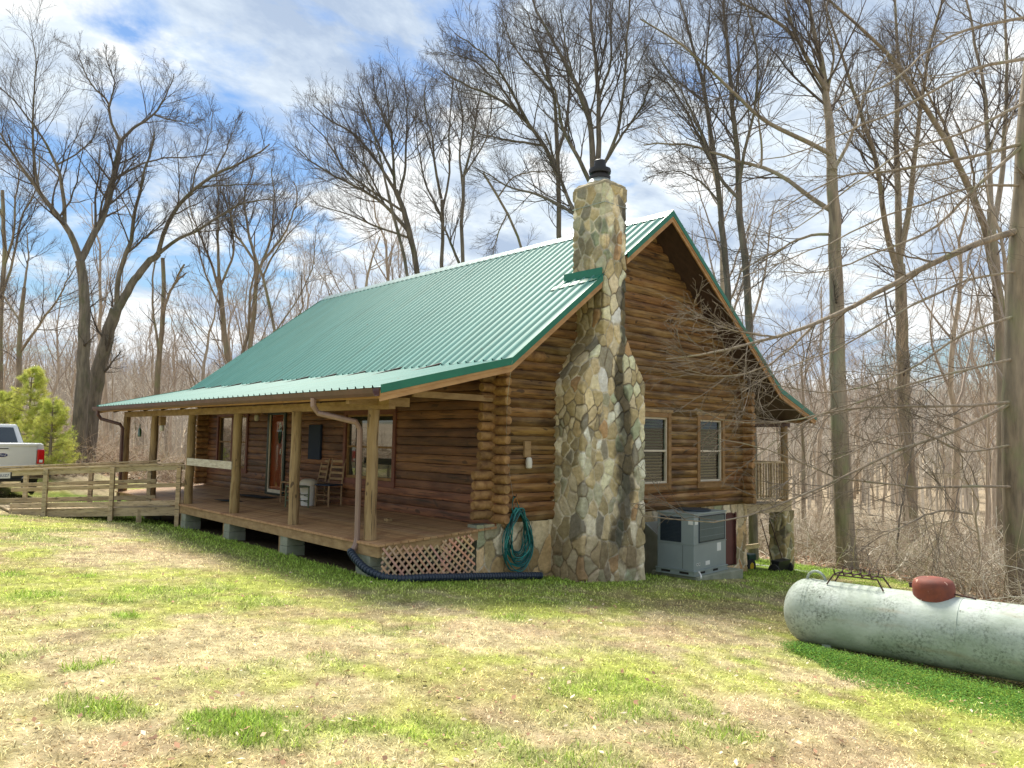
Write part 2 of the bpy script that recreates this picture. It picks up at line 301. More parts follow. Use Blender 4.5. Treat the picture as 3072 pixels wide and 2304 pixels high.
def lawn_mask(u, v):
    e = 12.6+.95*np.minimum(v+.8, 0)+(fbm(u, v, .5, 3)-.5)*1.8
    m = 1-ss(-.5, .6, u-e)
    b = 19.5+(fbm(u, v, .4, 3)-.5)*5
    return m*(1-ss(-1, 1.5, v-b-.3*np.minimum(u+5,0)))
def lawn_col(u, v):
    n = fbm(u, v, .55, 5); n2 = fbm(u+40, v-30, 1.4, 4); n3 = fbm(u-80, v+11, .22, 3); n4 = fbm(u+9, v+77, 5, 3)
    s = ss(.40, .60, n*.5+n2*.3+n4*.2)
    c = STRAW*(1-s)[:, None]+YG*s[:, None]
    t = ss(.48, .72, fbm(u-3, v+51, .9, 4)); c = c*(1-.55*t)[:, None]+TAN*(.55*t)[:, None]
    g = ss(.60, .74, fbm(u+21, v+5, 1.1, 4))*.5
    # greener, damper grass close to the porch and the walls, under the tank; shadow band before the gable painted too
    dporch = np.where(u < 0, np.hypot(np.maximum(-2.3-u, 0), np.maximum(.2-v, 0)), np.maximum(-.2-v, 0)) + 0*u
    g = np.maximum(g, (1-ss(.1, 1.5+1.2*n2, dporch))*(v < 16)*.95)
    g = np.maximum(g, (1-ss(.9, 2.6, np.maximum(-1.0-v, 0)))*ss(2.5, 4, u)*ss(.3, .5, n2)*.75)  # darker green stands in for the house shadow before the gable
    g = np.maximum(g, (1-ss(.25, .7, np.abs(u+.36)))*ss(-8.9, -8.3, v)*(1-ss(-5.8, -5.3, v))*.9)
    g = np.maximum(g, (1-ss(.0, 1.5, np.abs(u-11.5)))*ss(-6, -3, v)*.6)
    for (a, b, r, w) in PATCH:
        d = np.hypot(u-a, v-b)/r; g = np.maximum(g, w*.85*(1-ss(.35, 1.25, d+1.3*(n2-.5)+1.5*(n4-.5))))
    g = np.clip(g, 0, 1)
    k = .88+.42*ss(.25, .7, fbm(u-7, v+3, 9, 3)); br = ss(.62, .72, fbm(u+31, v-17, 3.2, 4)); c = c*(1-.5*br)[:, None]+np.array([.40, .27, .17])*(.5*br)[:, None]
    c = c*(1-g)[:, None]+GRN*g[:, None]
    return c*k[:, None], g
def grid(u0, u1, v0, v1, st):
    U, Vv = np.meshgrid(np.arange(u0, u1+st/2, st), np.arange(v0, v1+st/2, st), indexing='ij'); return U, Vv
def axis_pts(lo, hi, c0, c1, fine):
    a = list(np.arange(c0, c1+1e-6, fine)); s = fine; x = c1
    while x < hi: s *= 1.16; x += s; a.append(x)
    s = fine; x = c0
    while x > lo: s *= 1.16; x -= s; a.insert(0, x)
    return np.array(a)
ua = axis_pts(-260, 420, -9, 12, .12); va = axis_pts(-260, 420, -9.5, 14, .12)
U, Vv = np.meshgrid(ua, va, indexing='ij'); u, v = U.ravel(), Vv.ravel()
z = terrain(u, v); lm = lawn_mask(u, v); lc, _ = lawn_col(u, v)
lit = LITTER[None]*(.65+.7*fbm(u, v, 1.2, 4))[:, None]; dirt = np.array([.12, .09, .06])
under = ((u > -2.2) & (u < 8) & (v > .1) & (v < 13))
col = lc*.5*lm[:, None]+lit*(1-lm)[:, None]; col[under] = dirt
nu, nv = U.shape; ix = np.arange(nu*nv).reshape(nu, nv)
G = raw('ground', np.stack([u, v, z], 1), np.stack([ix[:-1, :-1], ix[1:, :-1], ix[1:, 1:], ix[:-1, 1:]], -1).reshape(-1, 4), M_ground, None, True, col)
tag(G, 'grassy yard falling away to leaf-strewn woodland floor', 'ground', kind='structure')
# ---------------------------------------------------------------- grass
def polar(n, r0, r1, half, rg, pw=1.0):
    a = rad(42.57)+(rg.random(n)*2-1)*rad(half); q = rg.random(n)
    r = r0*(r1/r0)**q if pw == 1 else r0+(r1-r0)*q
    return CAM[0]+r*np.sin(a), CAM[1]+r*np.cos(a), r
def in_house(u, v): return ((u > -2.25) & (u < 10.2) & (v > .05) & (v < 13)) | ((u > 1.3) & (u < 3.15) & (v > -.7) & (v < .1)) | ((u > 3.7) & (u < 5.4) & (v > -1.5) & (v < 0))
def blades(u, v, h, w, lean, c, rg, z0=0.):
    n = len(u); a = rg.random(n)*2*np.pi; la = rg.random(n)*2*np.pi
    z = terrain(u, v)-.012+z0; B = np.stack([u, v, z], 1); ax = np.stack([np.cos(a), np.sin(a), 0*a], 1)*(w/2)[:, None]
    ld = np.stack([np.cos(la)*lean, np.sin(la)*lean, np.sqrt(np.clip(1-lean**2, .02, 1))], 1)*h[:, None]
    mid = B+ld*.55+np.stack([0*a, 0*a, .12*h], 1)
    V = np.stack([B-ax, B+ax, mid+ax*.8, mid-ax*.8, B+ld], 1).reshape(-1, 3); i = np.arange(n)*5
    Q = np.stack([i, i+1, i+2, i+3], 1); T = np.stack([i+3, i+2, i+4, i+4], 1)
    return V, Q, T, np.repeat(c, 5, 0)
def grass_obj(name, label, u, v, h, w, lean, c, rg, cat='grass', z0=0.):
    V, Q, T, cc = blades(u, v, h, w, lean, c, rg, z0)
    me = bpy.data.meshes.new(name); me.vertices.add(len(V)); me.vertices.foreach_set('co', V.astype(np.float32).ravel())
    T3 = T[:, :3]; lo = np.concatenate([Q.ravel(), T3.ravel()]).astype(np.int32); me.loops.add(len(lo)); me.loops.foreach_set('vertex_index', lo)
    st = np.concatenate([np.arange(len(Q))*4, len(Q)*4+np.arange(len(T3))*3]).astype(np.int32); me.polygons.add(len(st)); me.polygons.foreach_set('loop_start', st); me.update(calc_edges=True)
    a = me.color_attributes.new('Col', 'FLOAT_COLOR', 'POINT'); k = np.ones((len(V), 4), np.float32); k[:, :3] = cc; a.data.foreach_set('color', k.ravel())
    me.materials.append(M_grass); return tag(link(bpy.data.objects.new(name, me)), label, cat, kind='stuff')
rg = np.random.default_rng(11)
def scatter_grass(n, half=50):
    u, v, r = polar(n, 2.6, 26, half, rg); lm = lawn_mask(u, v); k = (rg.random(n) < lm) & ~in_house(u, v); return u[k], v[k], r[k]
u, v, r = scatter_grass(460000); c, g = lawn_col(u, v); n = len(u)
pick = rg.random(n); dry = pick > (.25+.6*g); shade = (.7+.6*rg.random(n))[:, None]
c2 = np.where(dry[:, None], ((STRAW*.5)[None]+c*.62)*(1-.5*g)[:, None]+c*.5*g[:, None], c*1.1)*(.35+1.35*rg.random(n)**1.2)[:, None]
h = (.016+.036*rg.random(n)**1.6)*(1+.5*g)*(1+.02*r); w = (.0026+.0005*r)*(1+.5*rg.random(n)); lean = np.where(dry, .75+.23*rg.random(n), .35+.5*rg.random(n))
grass_obj('dormant_lawn_grass', 'matted straw and yellow-green lawn grass across the yard', u, v, h, w, lean, c2, rg)
# lush tufts
u, v, r = scatter_grass(420000); c, g = lawn_col(u, v); k = rg.random(len(u)) < (g-.3)*.95; u, v, r, g = u[k], v[k], r[k], g[k]; n = len(u)
hh = np.zeros(n)
for (a, b, rr, wq) in PATCH: hh = np.maximum(hh, np.clip(1.1-np.hypot(u-a, v-b)/rr, 0, 1)*min(1, .25/rr+.4))
c = (GRN*np.array([.95, 1.0, 1.0]))[None]*(.55+.8*rg.random((n, 1)))+np.array([[.22, .16, 0.02]])*rg.random((n, 1))**2
grass_obj('green_grass_tufts', 'lush green grass tufts and clover along the porch and in the lawn', u, v, (.03+.035*rg.random(n))*(1+.9*hh), (.0032+.0006*r), .25+.55*rg.random(n), c, rg)
# ground cover under the tank: tiny leaves
v = -8.9+3.75*rg.random(42000); wd_ = .18+.42*ss(-5.1, -6.8, v); u = -.16-wd_+rg.normal(0, .6, 42000)*wd_; k = (np.abs(u+.16+wd_) < wd_*(1.1+1.2*(fbm(u, v, 2, 3)-.5))) & (v < -5.35-.3*rg.random(42000)); u, v = u[k], v[k]; n = len(u)
def leaves(u, v, zo, size, c, rg, tilt=.5):
    n = len(u); a = rg.random(n)*2*np.pi; z = terrain(u, v)+zo
    e1 = np.stack([np.cos(a), np.sin(a), (rg.random(n)-.5)*tilt], 1)*size[:, None]; e2 = np.stack([-np.sin(a), np.cos(a), (rg.random(n)-.5)*tilt], 1)*(size*.6)[:, None]
    B = np.stack([u, v, z], 1); V = np.stack([B-e1, B-e2*.9, B+e1, B+e2+np.array([0, 0, .004])], 1).reshape(-1, 3); i = np.arange(n)*4
    return V, np.stack([i, i+1, i+2, i+3], 1), np.repeat(c, 4, 0)
c = np.array([.12, .28, .05])[None]*(.4+1.0*rg.random((n, 1)))+np.array([[.15, .12, 0]])*rg.random((n, 1))**3; V, Q, cc = leaves(u, v, .01+.07*rg.random(n)*ss(-1.1, -.5, u), .006+.006*rg.random(n), c, rg, 1.)
tag(raw('clover_ground_cover', V, Q, M_grass, None, False, cc), 'dense dark green chickweed growing along the white tank', 'ground cover', kind='stuff')
# fallen leaves on the lawn and in the woods
u, v, r = polar(5200, 3, 24, 48, rg); k = ~in_house(u, v) & (rg.random(len(u)) < .25+.9*fbm(u, v, .8, 3)); u, v = u[k], v[k]
u2, v2, r2 = polar(90000, 16, 60, 50, rg); k = (lawn_mask(u2, v2) < .4) & ~in_house(u2, v2); u2, v2, r2 = u2[k], v2[k], r2[k]
uu, vv = np.concatenate([u, u2]), np.concatenate([v, v2]); n = len(uu)
pal = np.array([[.30, .19, .11], [.42, .31, .20], [.20, .12, .075], [.55, .45, .33], [.32, .18, .11]])
c = pal[rg.integers(0, 5, n)]*(.8+.8*rg.random((n, 1))); sz = np.concatenate([.010+.020*rg.random(len(u))**1.5, (.03+.03*rg.random(len(u2)))*(1+r2/40)])
V, Q, cc = leaves(uu, vv, .02+.02*rg.random(n), sz, c, rg, .9)
tag(raw('fallen_leaves', V, Q, M_leaf, None, False, cc), 'brown dead leaves scattered on the lawn and woodland floor', 'leaves', kind='stuff')
#@@HOUSE@@
# ================================================================ LOG CABIN
R_ = random.Random(3)
WD, LN, PD = 7.94, 12.81, 2.34          # gable width, length, porch depth
UR, ZR, UB, ZB, UE, ZE, OV = 3.97, 6.114, -.379, 2.752, -2.84, 2.162, .726
UB2, UE2 = 2*UR-UB, 10.07
V0, V1 = -OV, 13.35
cabin = empty('log_cabin', (0, 0, 0), 'brown log cabin with green metal roof and fieldstone chimney', 'log cabin')
def dz(u): return -.052*max(0, -u)      # the porch floor falls away slightly from the wall
def roofz(u, off=0):
    if u < UB: zq = ZE+(u-UE)/(UB-UE)*(ZB-ZE)
    elif u < UR: zq = ZB+(u-UB)/(UR-UB)*(ZR-ZB)
    elif u < UB2: zq = ZR-(u-UR)/(UB2-UR)*(ZR-ZB)
    else: zq = ZB-(u-UB2)/(UE2-UB2)*(ZB-ZE)
    return zq+off
CH = .1655                              # height of one log course
def log_seg(mb, a, b, h, out, tint, deep=.062, flat=False, sl=(0, 0)):
    """one half-round log from a to b (bottom line), height h, bulging along out"""
    a, b, out = np.array(a, float), np.array(b, float), np.array(out, float)
    pr = [(0, .004), (.5, .16), (.82, .42), (.97, .5), (1, .62), (.9, .8), (.62, .93), (0, .996)] if not flat else [(0, .004), (.7, .04), (.9, .2), (1, .5), (.95, .85), (.7, .97), (0, .996)]
    prof = [(d*deep, t*h) for d, t in pr]; n = 5 if np.linalg.norm(b-a) > 1 else 2
    V = []
    for k in range(n):
        e = a+(b-a)*k/(n-1); j = 0 if k in (0, n-1) else R_.uniform(-.004, .004)
        ax_ = (b-a)/np.linalg.norm(b-a); q_ = sl[0] if k == 0 else -sl[1] if k == n-1 else 0
        V += [e+out*(d+j)+np.array([0, 0, zq])+ax_*q_*zq for d, zq in prof]
    m = len(prof); fs = [(k*m+i, k*m+i+1, (k+1)*m+i+1, (k+1)*m+i) for k in range(n-1) for i in range(m-1)]
    fs += [tuple(range(m))[::-1], tuple(range((n-1)*m, n*m))]
    mb.add(V, fs, tint)
def tint(a=.66, b=1.32):
    t = R_.uniform(a, b); return (t*R_.uniform(.96, 1.05), t, t*R_.uniform(.92, 1.05))
def log_wall(axis, lo, hi, z0, plane, out, openings, top, mater, flat=False):
    mb = MB(); k = 0
    while True:
        zb = z0+k*CH; zt = zb+CH; L, H = lo, hi
        if top: L, H = top(zb)
        if L is None or H-L < .35: break
        L, H = max(L, lo), min(H, hi); cuts = [(L, H)]
        for (a, b, c, d) in openings:
            if zb < d-.10 and zt > c+.115:
                cuts = [s for (p, q) in cuts for s in ((p, min(q, a)), (max(p, b), q)) if s[1]-s[0] > .03]
        t = tint()
        for (p, q) in cuts:
            parts = [(p, q)]
            if q-p > 5: s = p+(q-p)*R_.uniform(.3, .7); parts = [(p, s-.003), (s+.003, q)]
            for (p2, q2) in parts:
                t2 = tuple(x*R_.uniform(.93, 1.07) for x in t)
                A = (p2, plane, zb) if axis == 0 else (plane, p2, zb); B = (q2, plane, zb) if axis == 0 else (plane, q2, zb)
                SL = (UR-UB)/(ZR-ZB); log_seg(mb, A, B, CH, out, t2, .042 if flat else .062, flat, sl=(SL if top and p2 == L and L > lo+.01 else 0, SL if top and q2 == H and H < hi-.01 else 0))
        k += 1
        if k > 60 or (not top and zb > 2.6): break
    o = mb.build('log_wall', mater, cabin, smooth=True); return o
def under(zq):                           # u range below the roof at height zq
    m = .05
    if zq > ZR-m-.16: return None, None
    lo = UB+(zq+m-ZB)/(ZR-ZB)*(UR-UB); return max(0, lo), min(WD, 2*UR-lo)
gopen = [(3.75, 4.85, .47, 2.08), (5.85, 6.93, .47, 2.08)]
fopen = [(3.0, 4.98, .47, 2.03), (7.73, 8.69, -.2, 2.06), (9.91, 11.95, .45, 2.06)]
log_wall(0, 0, WD, .045, 0, (0, -1, 0), gopen, under, M_logu)
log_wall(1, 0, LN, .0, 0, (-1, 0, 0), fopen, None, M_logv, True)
log_wall(1, 0, LN, .045, WD, (1, 0, 0), [], None, M_logv)
log_wall(0, 0, WD, .045, LN, (0, 1, 0), [], under, M_logu)
# solid core just behind the log faces
mb = MB(); mb.prism([(.02, .03, 2.14), (WD-.02, .03, 2.14), (WD-.02, .03, 2.9), (UR, .03, ZR-.2), (.02, .03, 2.9)], (0, .06, 0))
for (a, b, c, d) in [(.02, 3.7, -.1, 2.14), (4.9, 5.8, -.1, 2.14), (6.98, WD-.02, -.1, 2.14), (3.7, 4.9, -.1, .44), (5.8, 6.98, -.1, .44)]: mb.box((a, .03, c), (b, .09, d))
mb.build('log_core', M_dark, cabin)
mb = MB()
for (a, b, c, d) in [(0.1, 2.95, -.1, 2.9), (5.03, 7.68, -.1, 2.9), (8.74, 9.86, -.1, 2.9), (12, 12.7, -.1, 2.9), (2.95, 5.03, -.1, .47), (9.86, 12, -.1, .43), (2.95, 5.03, 2.05, 2.9), (7.68, 8.74, 2.1, 2.9), (9.86, 12, 2.1, 2.9)]: mb.box((.03, a, c), (.09, b, d))
mb.build('log_core', M_dark, cabin)
# crossing log ends at the corners
def log_end(mb, p, d, L, r):
    p, d = np.array(p, float), np.array(d, float); t = tint(.75, 1.25); e = p+d*L
    mb.tube([p, e-d*.02, e], [r, r*.98, r*.86], 12, True, t)
cs_ = [MB(), MB(), MB()]
for k in range(17):
    zc = .045+CH*(k+.5)
    x = .0 if k > 4 else .12
    if zc < 2.62: log_end(cs_[0], (.0, .12, zc), (0, -1, 0), .37+R_.uniform(-.02, .02), .080)
    if zc < 2.45: log_end(cs_[0], (.1, .1, zc+CH/2-.02), (-1, 0, 0), .42+x+R_.uniform(-.02, .02), .078)
    if zc < 2.62: log_end(cs_[1], (WD-.13, .12, zc), (0, -1, 0), .42+R_.uniform(-.02, .02), .086)
    if zc < 2.3: log_end(cs_[1], (WD-.1, .1, zc+CH/2-.02), (1, 0, 0), .42+R_.uniform(-.02, .02), .082)
    if zc < 2.45: log_end(cs_[2], (.1, LN-.1, zc), (-1, 0, 0), .46, .086); log_end(cs_[2], (.12, LN-.1, zc), (0, 1, 0), .4, .086)
le_ = MB(); log_end(le_, (1.0, -.03, 2.95), (-1, 0, 0), .62, .1); le_.build('log_end', M_end, cabin, smooth=True)
for q_ in cs_: q_.build('log_corner', M_end, cabin, smooth=True)
# ---- stone: a fine grid displaced and coloured by irregular stones set in mortar
def stonework(name, V, Q, N, seed, size, parent, cold, stain=None, depth=.02):
    rg = np.random.default_rng(seed); lo, hi = V.min(0), V.max(0)
    idx = rg.integers(0, len(V), 9000); P = V[idx]+rg.normal(0, size*.12, (9000, 3)); keep = []
    for p in P:                                                     # thin to about one seed per stone, unequal sizes
        s = size*(.55+1.0*float(vn(p[0]*3+p[1], p[2]*3, 1.3)))
        if all(abs(p[2]-q[2]) > s*1.25 or (p[0]-q[0])**2+(p[1]-q[1])**2+((p[2]-q[2])*.78)**2 > s*s for q in keep): keep.append(p)
        if len(keep) > 1300: break
    P = np.array(keep); sc = np.array([1, 1, .66]); wob = np.stack([fbm(V[:, 2]+V[:, 1], V[:, 0], 4, 3), fbm(V[:, 2], V[:, 0]+V[:, 1], 4.3, 3), fbm(V[:, 0]+5, V[:, 2]+V[:, 1], 3.7, 3)], 1)-.5
    X = (V+wob*size*.8)*sc; Pz = P*sc; e = np.zeros(len(V)); cid = np.zeros(len(V), int)
    for i in range(0, len(V), 4000):
        D = ((X[i:i+4000, None]-Pz[None])**2).sum(2); o = np.argpartition(D, 2, 1)[:, :2]; d = np.take_along_axis(D, o, 1); s = np.argsort(d, 1); o = np.take_along_axis(o, s, 1); d = np.take_along_axis(d, s, 1)
        e[i:i+4000] = (d[:, 1]-d[:, 0])/(2*np.linalg.norm(Pz[o[:, 0]]-Pz[o[:, 1]], axis=1)+1e-6); cid[i:i+4000] = o[:, 0]
    pop = rg.uniform(.5, 1.2, len(P)); tilt = rg.normal(0, .16, (len(P), 2))
    rel = X-Pz[cid]; h = ss(.003, .03, e)*depth*pop[cid]+ss(.004, .02, e)*(tilt[cid, 0]*rel[:, 2]+tilt[cid, 1]*(rel[:, 0]+rel[:, 1]))*.5+(fbm(V[:, 0]*1.7+V[:, 1]*1.3, V[:, 2], 22, 3)-.5)*.014
    pal = np.array([[.50, .41, .25], [.60, .52, .36], [.40, .33, .19], [.31, .26, .16], [.74, .68, .53], [.36, .35, .25], [.30, .33, .22], [.42, .27, .14], [.24, .22, .17], [.48, .38, .22]])
    ci = rg.choice(10, len(P), p=[.18, .18, .14, .1, .1, .1, .05, .05, .05, .05]); pc = pal[ci]*rg.uniform(.92, 1.3, (len(P), 1))
    if cold is not None: pc = np.array([cold(p, c, rg) for p, c in zip(P, pc)])
    m = ss(.005, .014, e)[:, None]; dk = ss(.46, .60, fbm(V[:, 0]*1.4+V[:, 1]+3, V[:, 2], 1.5, 4))[:, None]; mort = (np.array([.70, .64, .51])*(1-dk)+np.array([.20, .165, .11])*dk)*(.85+.3*fbm(V[:, 0]+V[:, 1], V[:, 2], 3, 2))[:, None]
    c = pc[cid]*m+mort*(1-m); c = c*(.88+.44*fbm(V[:, 0]*1.3+V[:, 1], V[:, 2], 13, 3))[:, None]
    if stain is not None: c = stain(V, c)
    return raw(name, V+N*h[:, None], Q, M_stone, parent, True, c)
def loft(path, st):
    """closed ring of corner points (x,y) given per height: path(z)->list of corners; returns grid V,Q,N"""
    zs, ring = path; nper = None; rows = []; nrm = []
    base = np.array(ring(zs[0])); segs = [max(2, int(round(np.linalg.norm(np.roll(np.array(ring(zs[len(zs)//8])), -1, 0)[i]-np.array(ring(zs[len(zs)//8]))[i])/st))) for i in range(len(base))]
    for zq in zs:
        c = np.array(ring(zq), float); n = len(c); pts = []; ns = []
        for i in range(n):
            a, b = c[i], c[(i+1) % n]; d = (b-a)/np.linalg.norm(b-a); nn = np.array([d[1], -d[0]]); pd = a-c[i-1]; pd = pd/np.linalg.norm(pd); pn = np.array([pd[1], -pd[0]])
            for k in range(segs[i]):
                pts.append(a+(b-a)*k/segs[i]); q = nn if k else (nn+pn)/np.linalg.norm(nn+pn); ns.append(q)
        rows.append(np.c_[np.array(pts), np.full(len(pts), zq)]); nrm.append(np.c_[np.array(ns), np.zeros(len(ns))])
    V = np.array(rows); N = np.array(nrm); H, K, _ = V.shape; ix = np.arange(H*K).reshape(H, K); r = np.roll(ix, -1, 1)
    return V.reshape(-1, 3), np.stack([ix[:-1], r[:-1], r[1:], ix[1:]], -1).reshape(-1, 4), N.reshape(-1, 3)
# chimney
def chim(zq):
    t = float(ss(2.5, 3.45, zq)); tl = min(1, max(0, (zq-2.45)/.95)); tl = tl**1.15
    l = 1.36+(1.895-1.36)*tl; r = 3.09+(2.475-3.09)*min(1, max(0, (zq-2.55)/.9)); b = .06
    f = -.71
    if zq > 5.9: k = (zq-5.9)*.03; l -= k; r += k; f -= k; b += k
    if zq < -.3: k = .05*(-.3-zq); l -= k; f -= k
    return [(l, b), (l, f), (r, f), (r, b)]
def chim_stain(V, c):
    x = V[:, 0]; zq = V[:, 2]; mid = 2.46+.10*np.sin(zq*1.5+.4)+.05*np.sin(zq*4.1)-.10*ss(1.2, -.6, zq); wdt = .10+.16*ss(3.2, 1.6, zq)+.05*(fbm(zq, x, 3, 3)-.5)
    s = (1-ss(.5, 1.3, np.abs(x-mid)/wdt+.9*(fbm(x, zq, 7, 4)-.5)))*(V[:, 1] < -.6)*ss(-1.0, -.2, zq)*ss(6.4, 5.6, zq)
    s2 = ss(.52, .62, fbm(x*2+V[:, 1], zq*.6, 2.2, 4))*ss(4.0, 5.4, zq)                     # soot and moss near the top
    s3 = ss(.5, .62, fbm(x+9, zq+V[:, 1], 1.6, 3))*ss(.3, -.8, zq)*.5
    c = c*(1-.78*np.clip(s, 0, 1))[:, None]; c = c*(1-s2*.5)[:, None]+np.array([.05, .06, .065])*(s2*.35)[:, None]
    return c*(1-s3)[:, None]+np.array([.26, .17, .09])*s3[:, None]
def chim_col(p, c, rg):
    if p[1] > -.62 and p[0] < 2: c = c*.92  # left face darkened, front lightened: their light put into the stone colour
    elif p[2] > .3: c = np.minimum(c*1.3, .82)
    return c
zs = np.r_[np.arange(-1.45, 6.2, .0150), 6.22]
V, Q, N = loft((zs, chim), .0150)
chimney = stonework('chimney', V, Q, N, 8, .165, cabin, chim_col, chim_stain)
chimney['label'] = 'fieldstone chimney with a long dark soot streak down its front'
# capstones: rough rounded top slab
V = []; fs = []
mb = MB(); top = [np.array(p) for p in chim(6.22)]; cx = sum(p[0] for p in top)/4; cy = sum(p[1] for p in top)/4
ring = []
for k in range(24):
    a = 2*math.pi*k/24; ca, sa = math.cos(a), math.sin(a); sx = (top[2][0]-top[1][0])/2+.005; sy = (top[0][1]-top[1][1])/2+.005; q = max(abs(ca), abs(sa)); ring.append((cx+sx*ca/q, cy+sy*sa/q))
VV = []
for t, hh in ((1.0, 6.20), (.97, 6.27), (.8, 6.33), (.5, 6.36), (.1, 6.37)):
    for k, (x, y) in enumerate(ring): VV.append((cx+(x-cx)*t, cy+(y-cy)*t, hh+R_.uniform(-.018, .018)))
mb.add(VV, [(i*24+k, i*24+(k+1) % 24, (i+1)*24+(k+1) % 24, (i+1)*24+k) for i in range(4) for k in range(24)]+[tuple(range(96, 120))], (.38, .33, .22))
mb.build('cap_stones', M_stone, chimney)
MB().lathe((cx, cy, 6.33), [(.26, 0), (.2, .1), (.13, .13)], 24).build('flue_collar', M_galv, chimney, smooth=True)
MB().lathe((cx, cy, 6.44), [(.13, -.06), (.20, 0), (.205, .05), (.15, .06), (.15, .1), (.205, .11), (.215, .16), (.205, .2), (.12, .21), (.11, .36), (.10, .37)], 24).build('flue_cap', M_black, chimney, smooth=True)
P = [(x, y, 5.86) for x, y in chim(5.86)]; P = [(cx+(x-cx)*1.08, cy+(y-cy)*1.06, zq) for x, y, zq in P]
MB().tube(P+[P[0]], .007, 6).build('tie_wire', M_galv, chimney)
# foundation
def wall_grid(u0, u1, v, z0f, z1, st=.018):
    us = np.arange(u0, u1+st/2, st); n = int((z1+2.1)/st)+1; t = np.linspace(0, 1, n)
    U = np.repeat(us[:, None], n, 1); Z = -2.1+(z1+2.1)*t[None]; Z = np.repeat(Z, len(us), 0)
    V = np.stack([U, np.full_like(U, v), Z], -1).reshape(-1, 3); ix = np.arange(len(us)*n).reshape(len(us), n)
    Q = np.stack([ix[:-1, :-1], ix[1:, :-1], ix[1:, 1:], ix[:-1, 1:]], -1).reshape(-1, 4); return V, Q
V, Q = wall_grid(-.42, WD+.06, .02, 0, .04)
k = ~((V[Q[:, 0], 0] > 6.93) & (V[Q[:, 0], 0] < 7.5) & (V[Q[:, 0], 2] > -1.36) & (V[Q[:, 0], 2] < -.17)); Q = Q[k]
def fcol(p, c, rg): return c*np.array([1.0, .95, .9]) if p[2] > -.5 else c*np.array([.95, .80, .66])
fo = stonework('foundation_wall', V, Q, np.tile([0, -1., 0], (len(V), 1)), 4, .27, cabin, fcol, None, .02)
mb = MB(); mb.box((-.38, .06, -2.1), (6.93, .3, .03)); mb.box((7.5, .06, -2.1), (WD+.04, .3, .03)); mb.box((6.93, .06, -2.1), (7.5, .3, -1.37)); mb.box((6.93, .06, -.16), (7.5, .3, .03)); mb.box((WD-.2, .3, -2.4), (WD+.04, LN, .03)); mb.box((0, .3, -1.6), (.2, LN, -.28)); mb.build('foundation_core', M_conc, cabin)
hd = MB().box((6.935, .05, -1.355), (7.495, .1, -.175)).build('crawlspace_door', M_maroon, cabin, bevel=.006)
mb = MB(); [mb.box(a, b) for a, b in (((6.9, .0, -1.36), (6.93, .05, -.14)), ((7.5, .0, -1.36), (7.53, .05, -.14)), ((6.93, .0, -.17), (7.5, .05, -.14)))]; mb.build('door_frame', M_maroon, hd)
MB().box((6.99, .025, -.8), (7.01, .05, -.66)).build('handle', M_iron, hd)
# ---- windows
def window(u0, u1, z0, z1, axis, plane, trim, sashm, blinds, mull=False, deep=.1, sill_ext=.0):
    """axis 0: in the gable wall (runs along u, faces -v); axis 1: in the front wall (runs along v, faces -u)"""
    def bx(mb, a0, a1, b0, b1, d0, d1):                            # d: distance outwards from the wall plane
        if axis == 0: mb.box((a0, plane-d1, b0), (a1, plane-d0, b1))
        else: mb.box((plane-d1, a0, b0), (plane-d0, a1, b1))
    w = MB(); t = .1
    bx(w, u0, u0+t, z0, z1, -.06, .075); bx(w, u1-t, u1, z0, z1, -.06, .075); bx(w, u0+t, u1-t, z1-t, z1, -.06, .072); bx(w, u0+t, u1-t, z0, z0+t*1.15, -.06, .072)
    wo = w.build('window', trim, cabin, bevel=.004)
    if axis == 0: hb = MB(); bx(hb, u0-.06, u1+.06, z1+.002, z1+.07, .0, .085); hb.build('head_board', M_post, wo, bevel=.01); sb = MB(); bx(sb, u0-.01, u1+.01, z0+.115, z0+.14, .072, .1); sb.build('sill', trim, wo)
    a0, a1, b0, b1 = u0+t, u1-t, z0+t*1.15, z1-t; spans = [(a0, a1)] if not mull else [(a0, (a0+a1)/2-.045), ((a0+a1)/2+.045, a1)]
    if mull: mm = MB(); bx(mm, (a0+a1)/2-.045, (a0+a1)/2+.045, b0, b1, -.06, .06); mm.build('mullion', trim, wo)
    for (p, q) in spans:
        zm = (b0+b1)/2+.0; f = MB(); s = .038
        bx(f, p, p+s, b0, b1, -.03, .03); bx(f, q-s, q, b0, b1, -.03, .03); bx(f, p+s, q-s, b1-s, b1, -.03, .03); bx(f, p+s, q-s, b0, b0+s*1.6, -.03, .03); bx(f, p+s, q-s, zm-.02, zm+.02, -.03, .034)
        f.build('sash', sashm, wo, bevel=.003)
        g = MB(); bx(g, p+s, q-s, zm+.02, b1-s, -.012, -.004); bx(g, p+s, q-s, b0+s*1.6, zm-.02, -.022, -.014); g.build('pane', M_glassc if blinds else M_wpane, wo)
        if blinds:
            b = MB(); zq = b0+.07
            while zq < b1-.05:
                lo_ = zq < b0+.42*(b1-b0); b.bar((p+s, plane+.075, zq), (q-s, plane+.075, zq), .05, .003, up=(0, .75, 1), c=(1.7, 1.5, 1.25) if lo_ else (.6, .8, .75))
                zq += .062
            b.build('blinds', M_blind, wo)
        bk = MB(); bx(bk, p, q, b0, b1, -.16, -.14); bk.build('interior_dark', M_dark, wo)
    return wo
M_glassc = bpy.data.materials.new('clear_pane'); M_glassc.use_nodes = True
_t = M_glassc.node_tree; _t.nodes.clear(); _o = _t.nodes.new('ShaderNodeOutputMaterial'); _m = _t.nodes.new('ShaderNodeMixShader'); _f = _t.nodes.new('ShaderNodeFresnel'); _f.inputs[0].default_value = 1.5
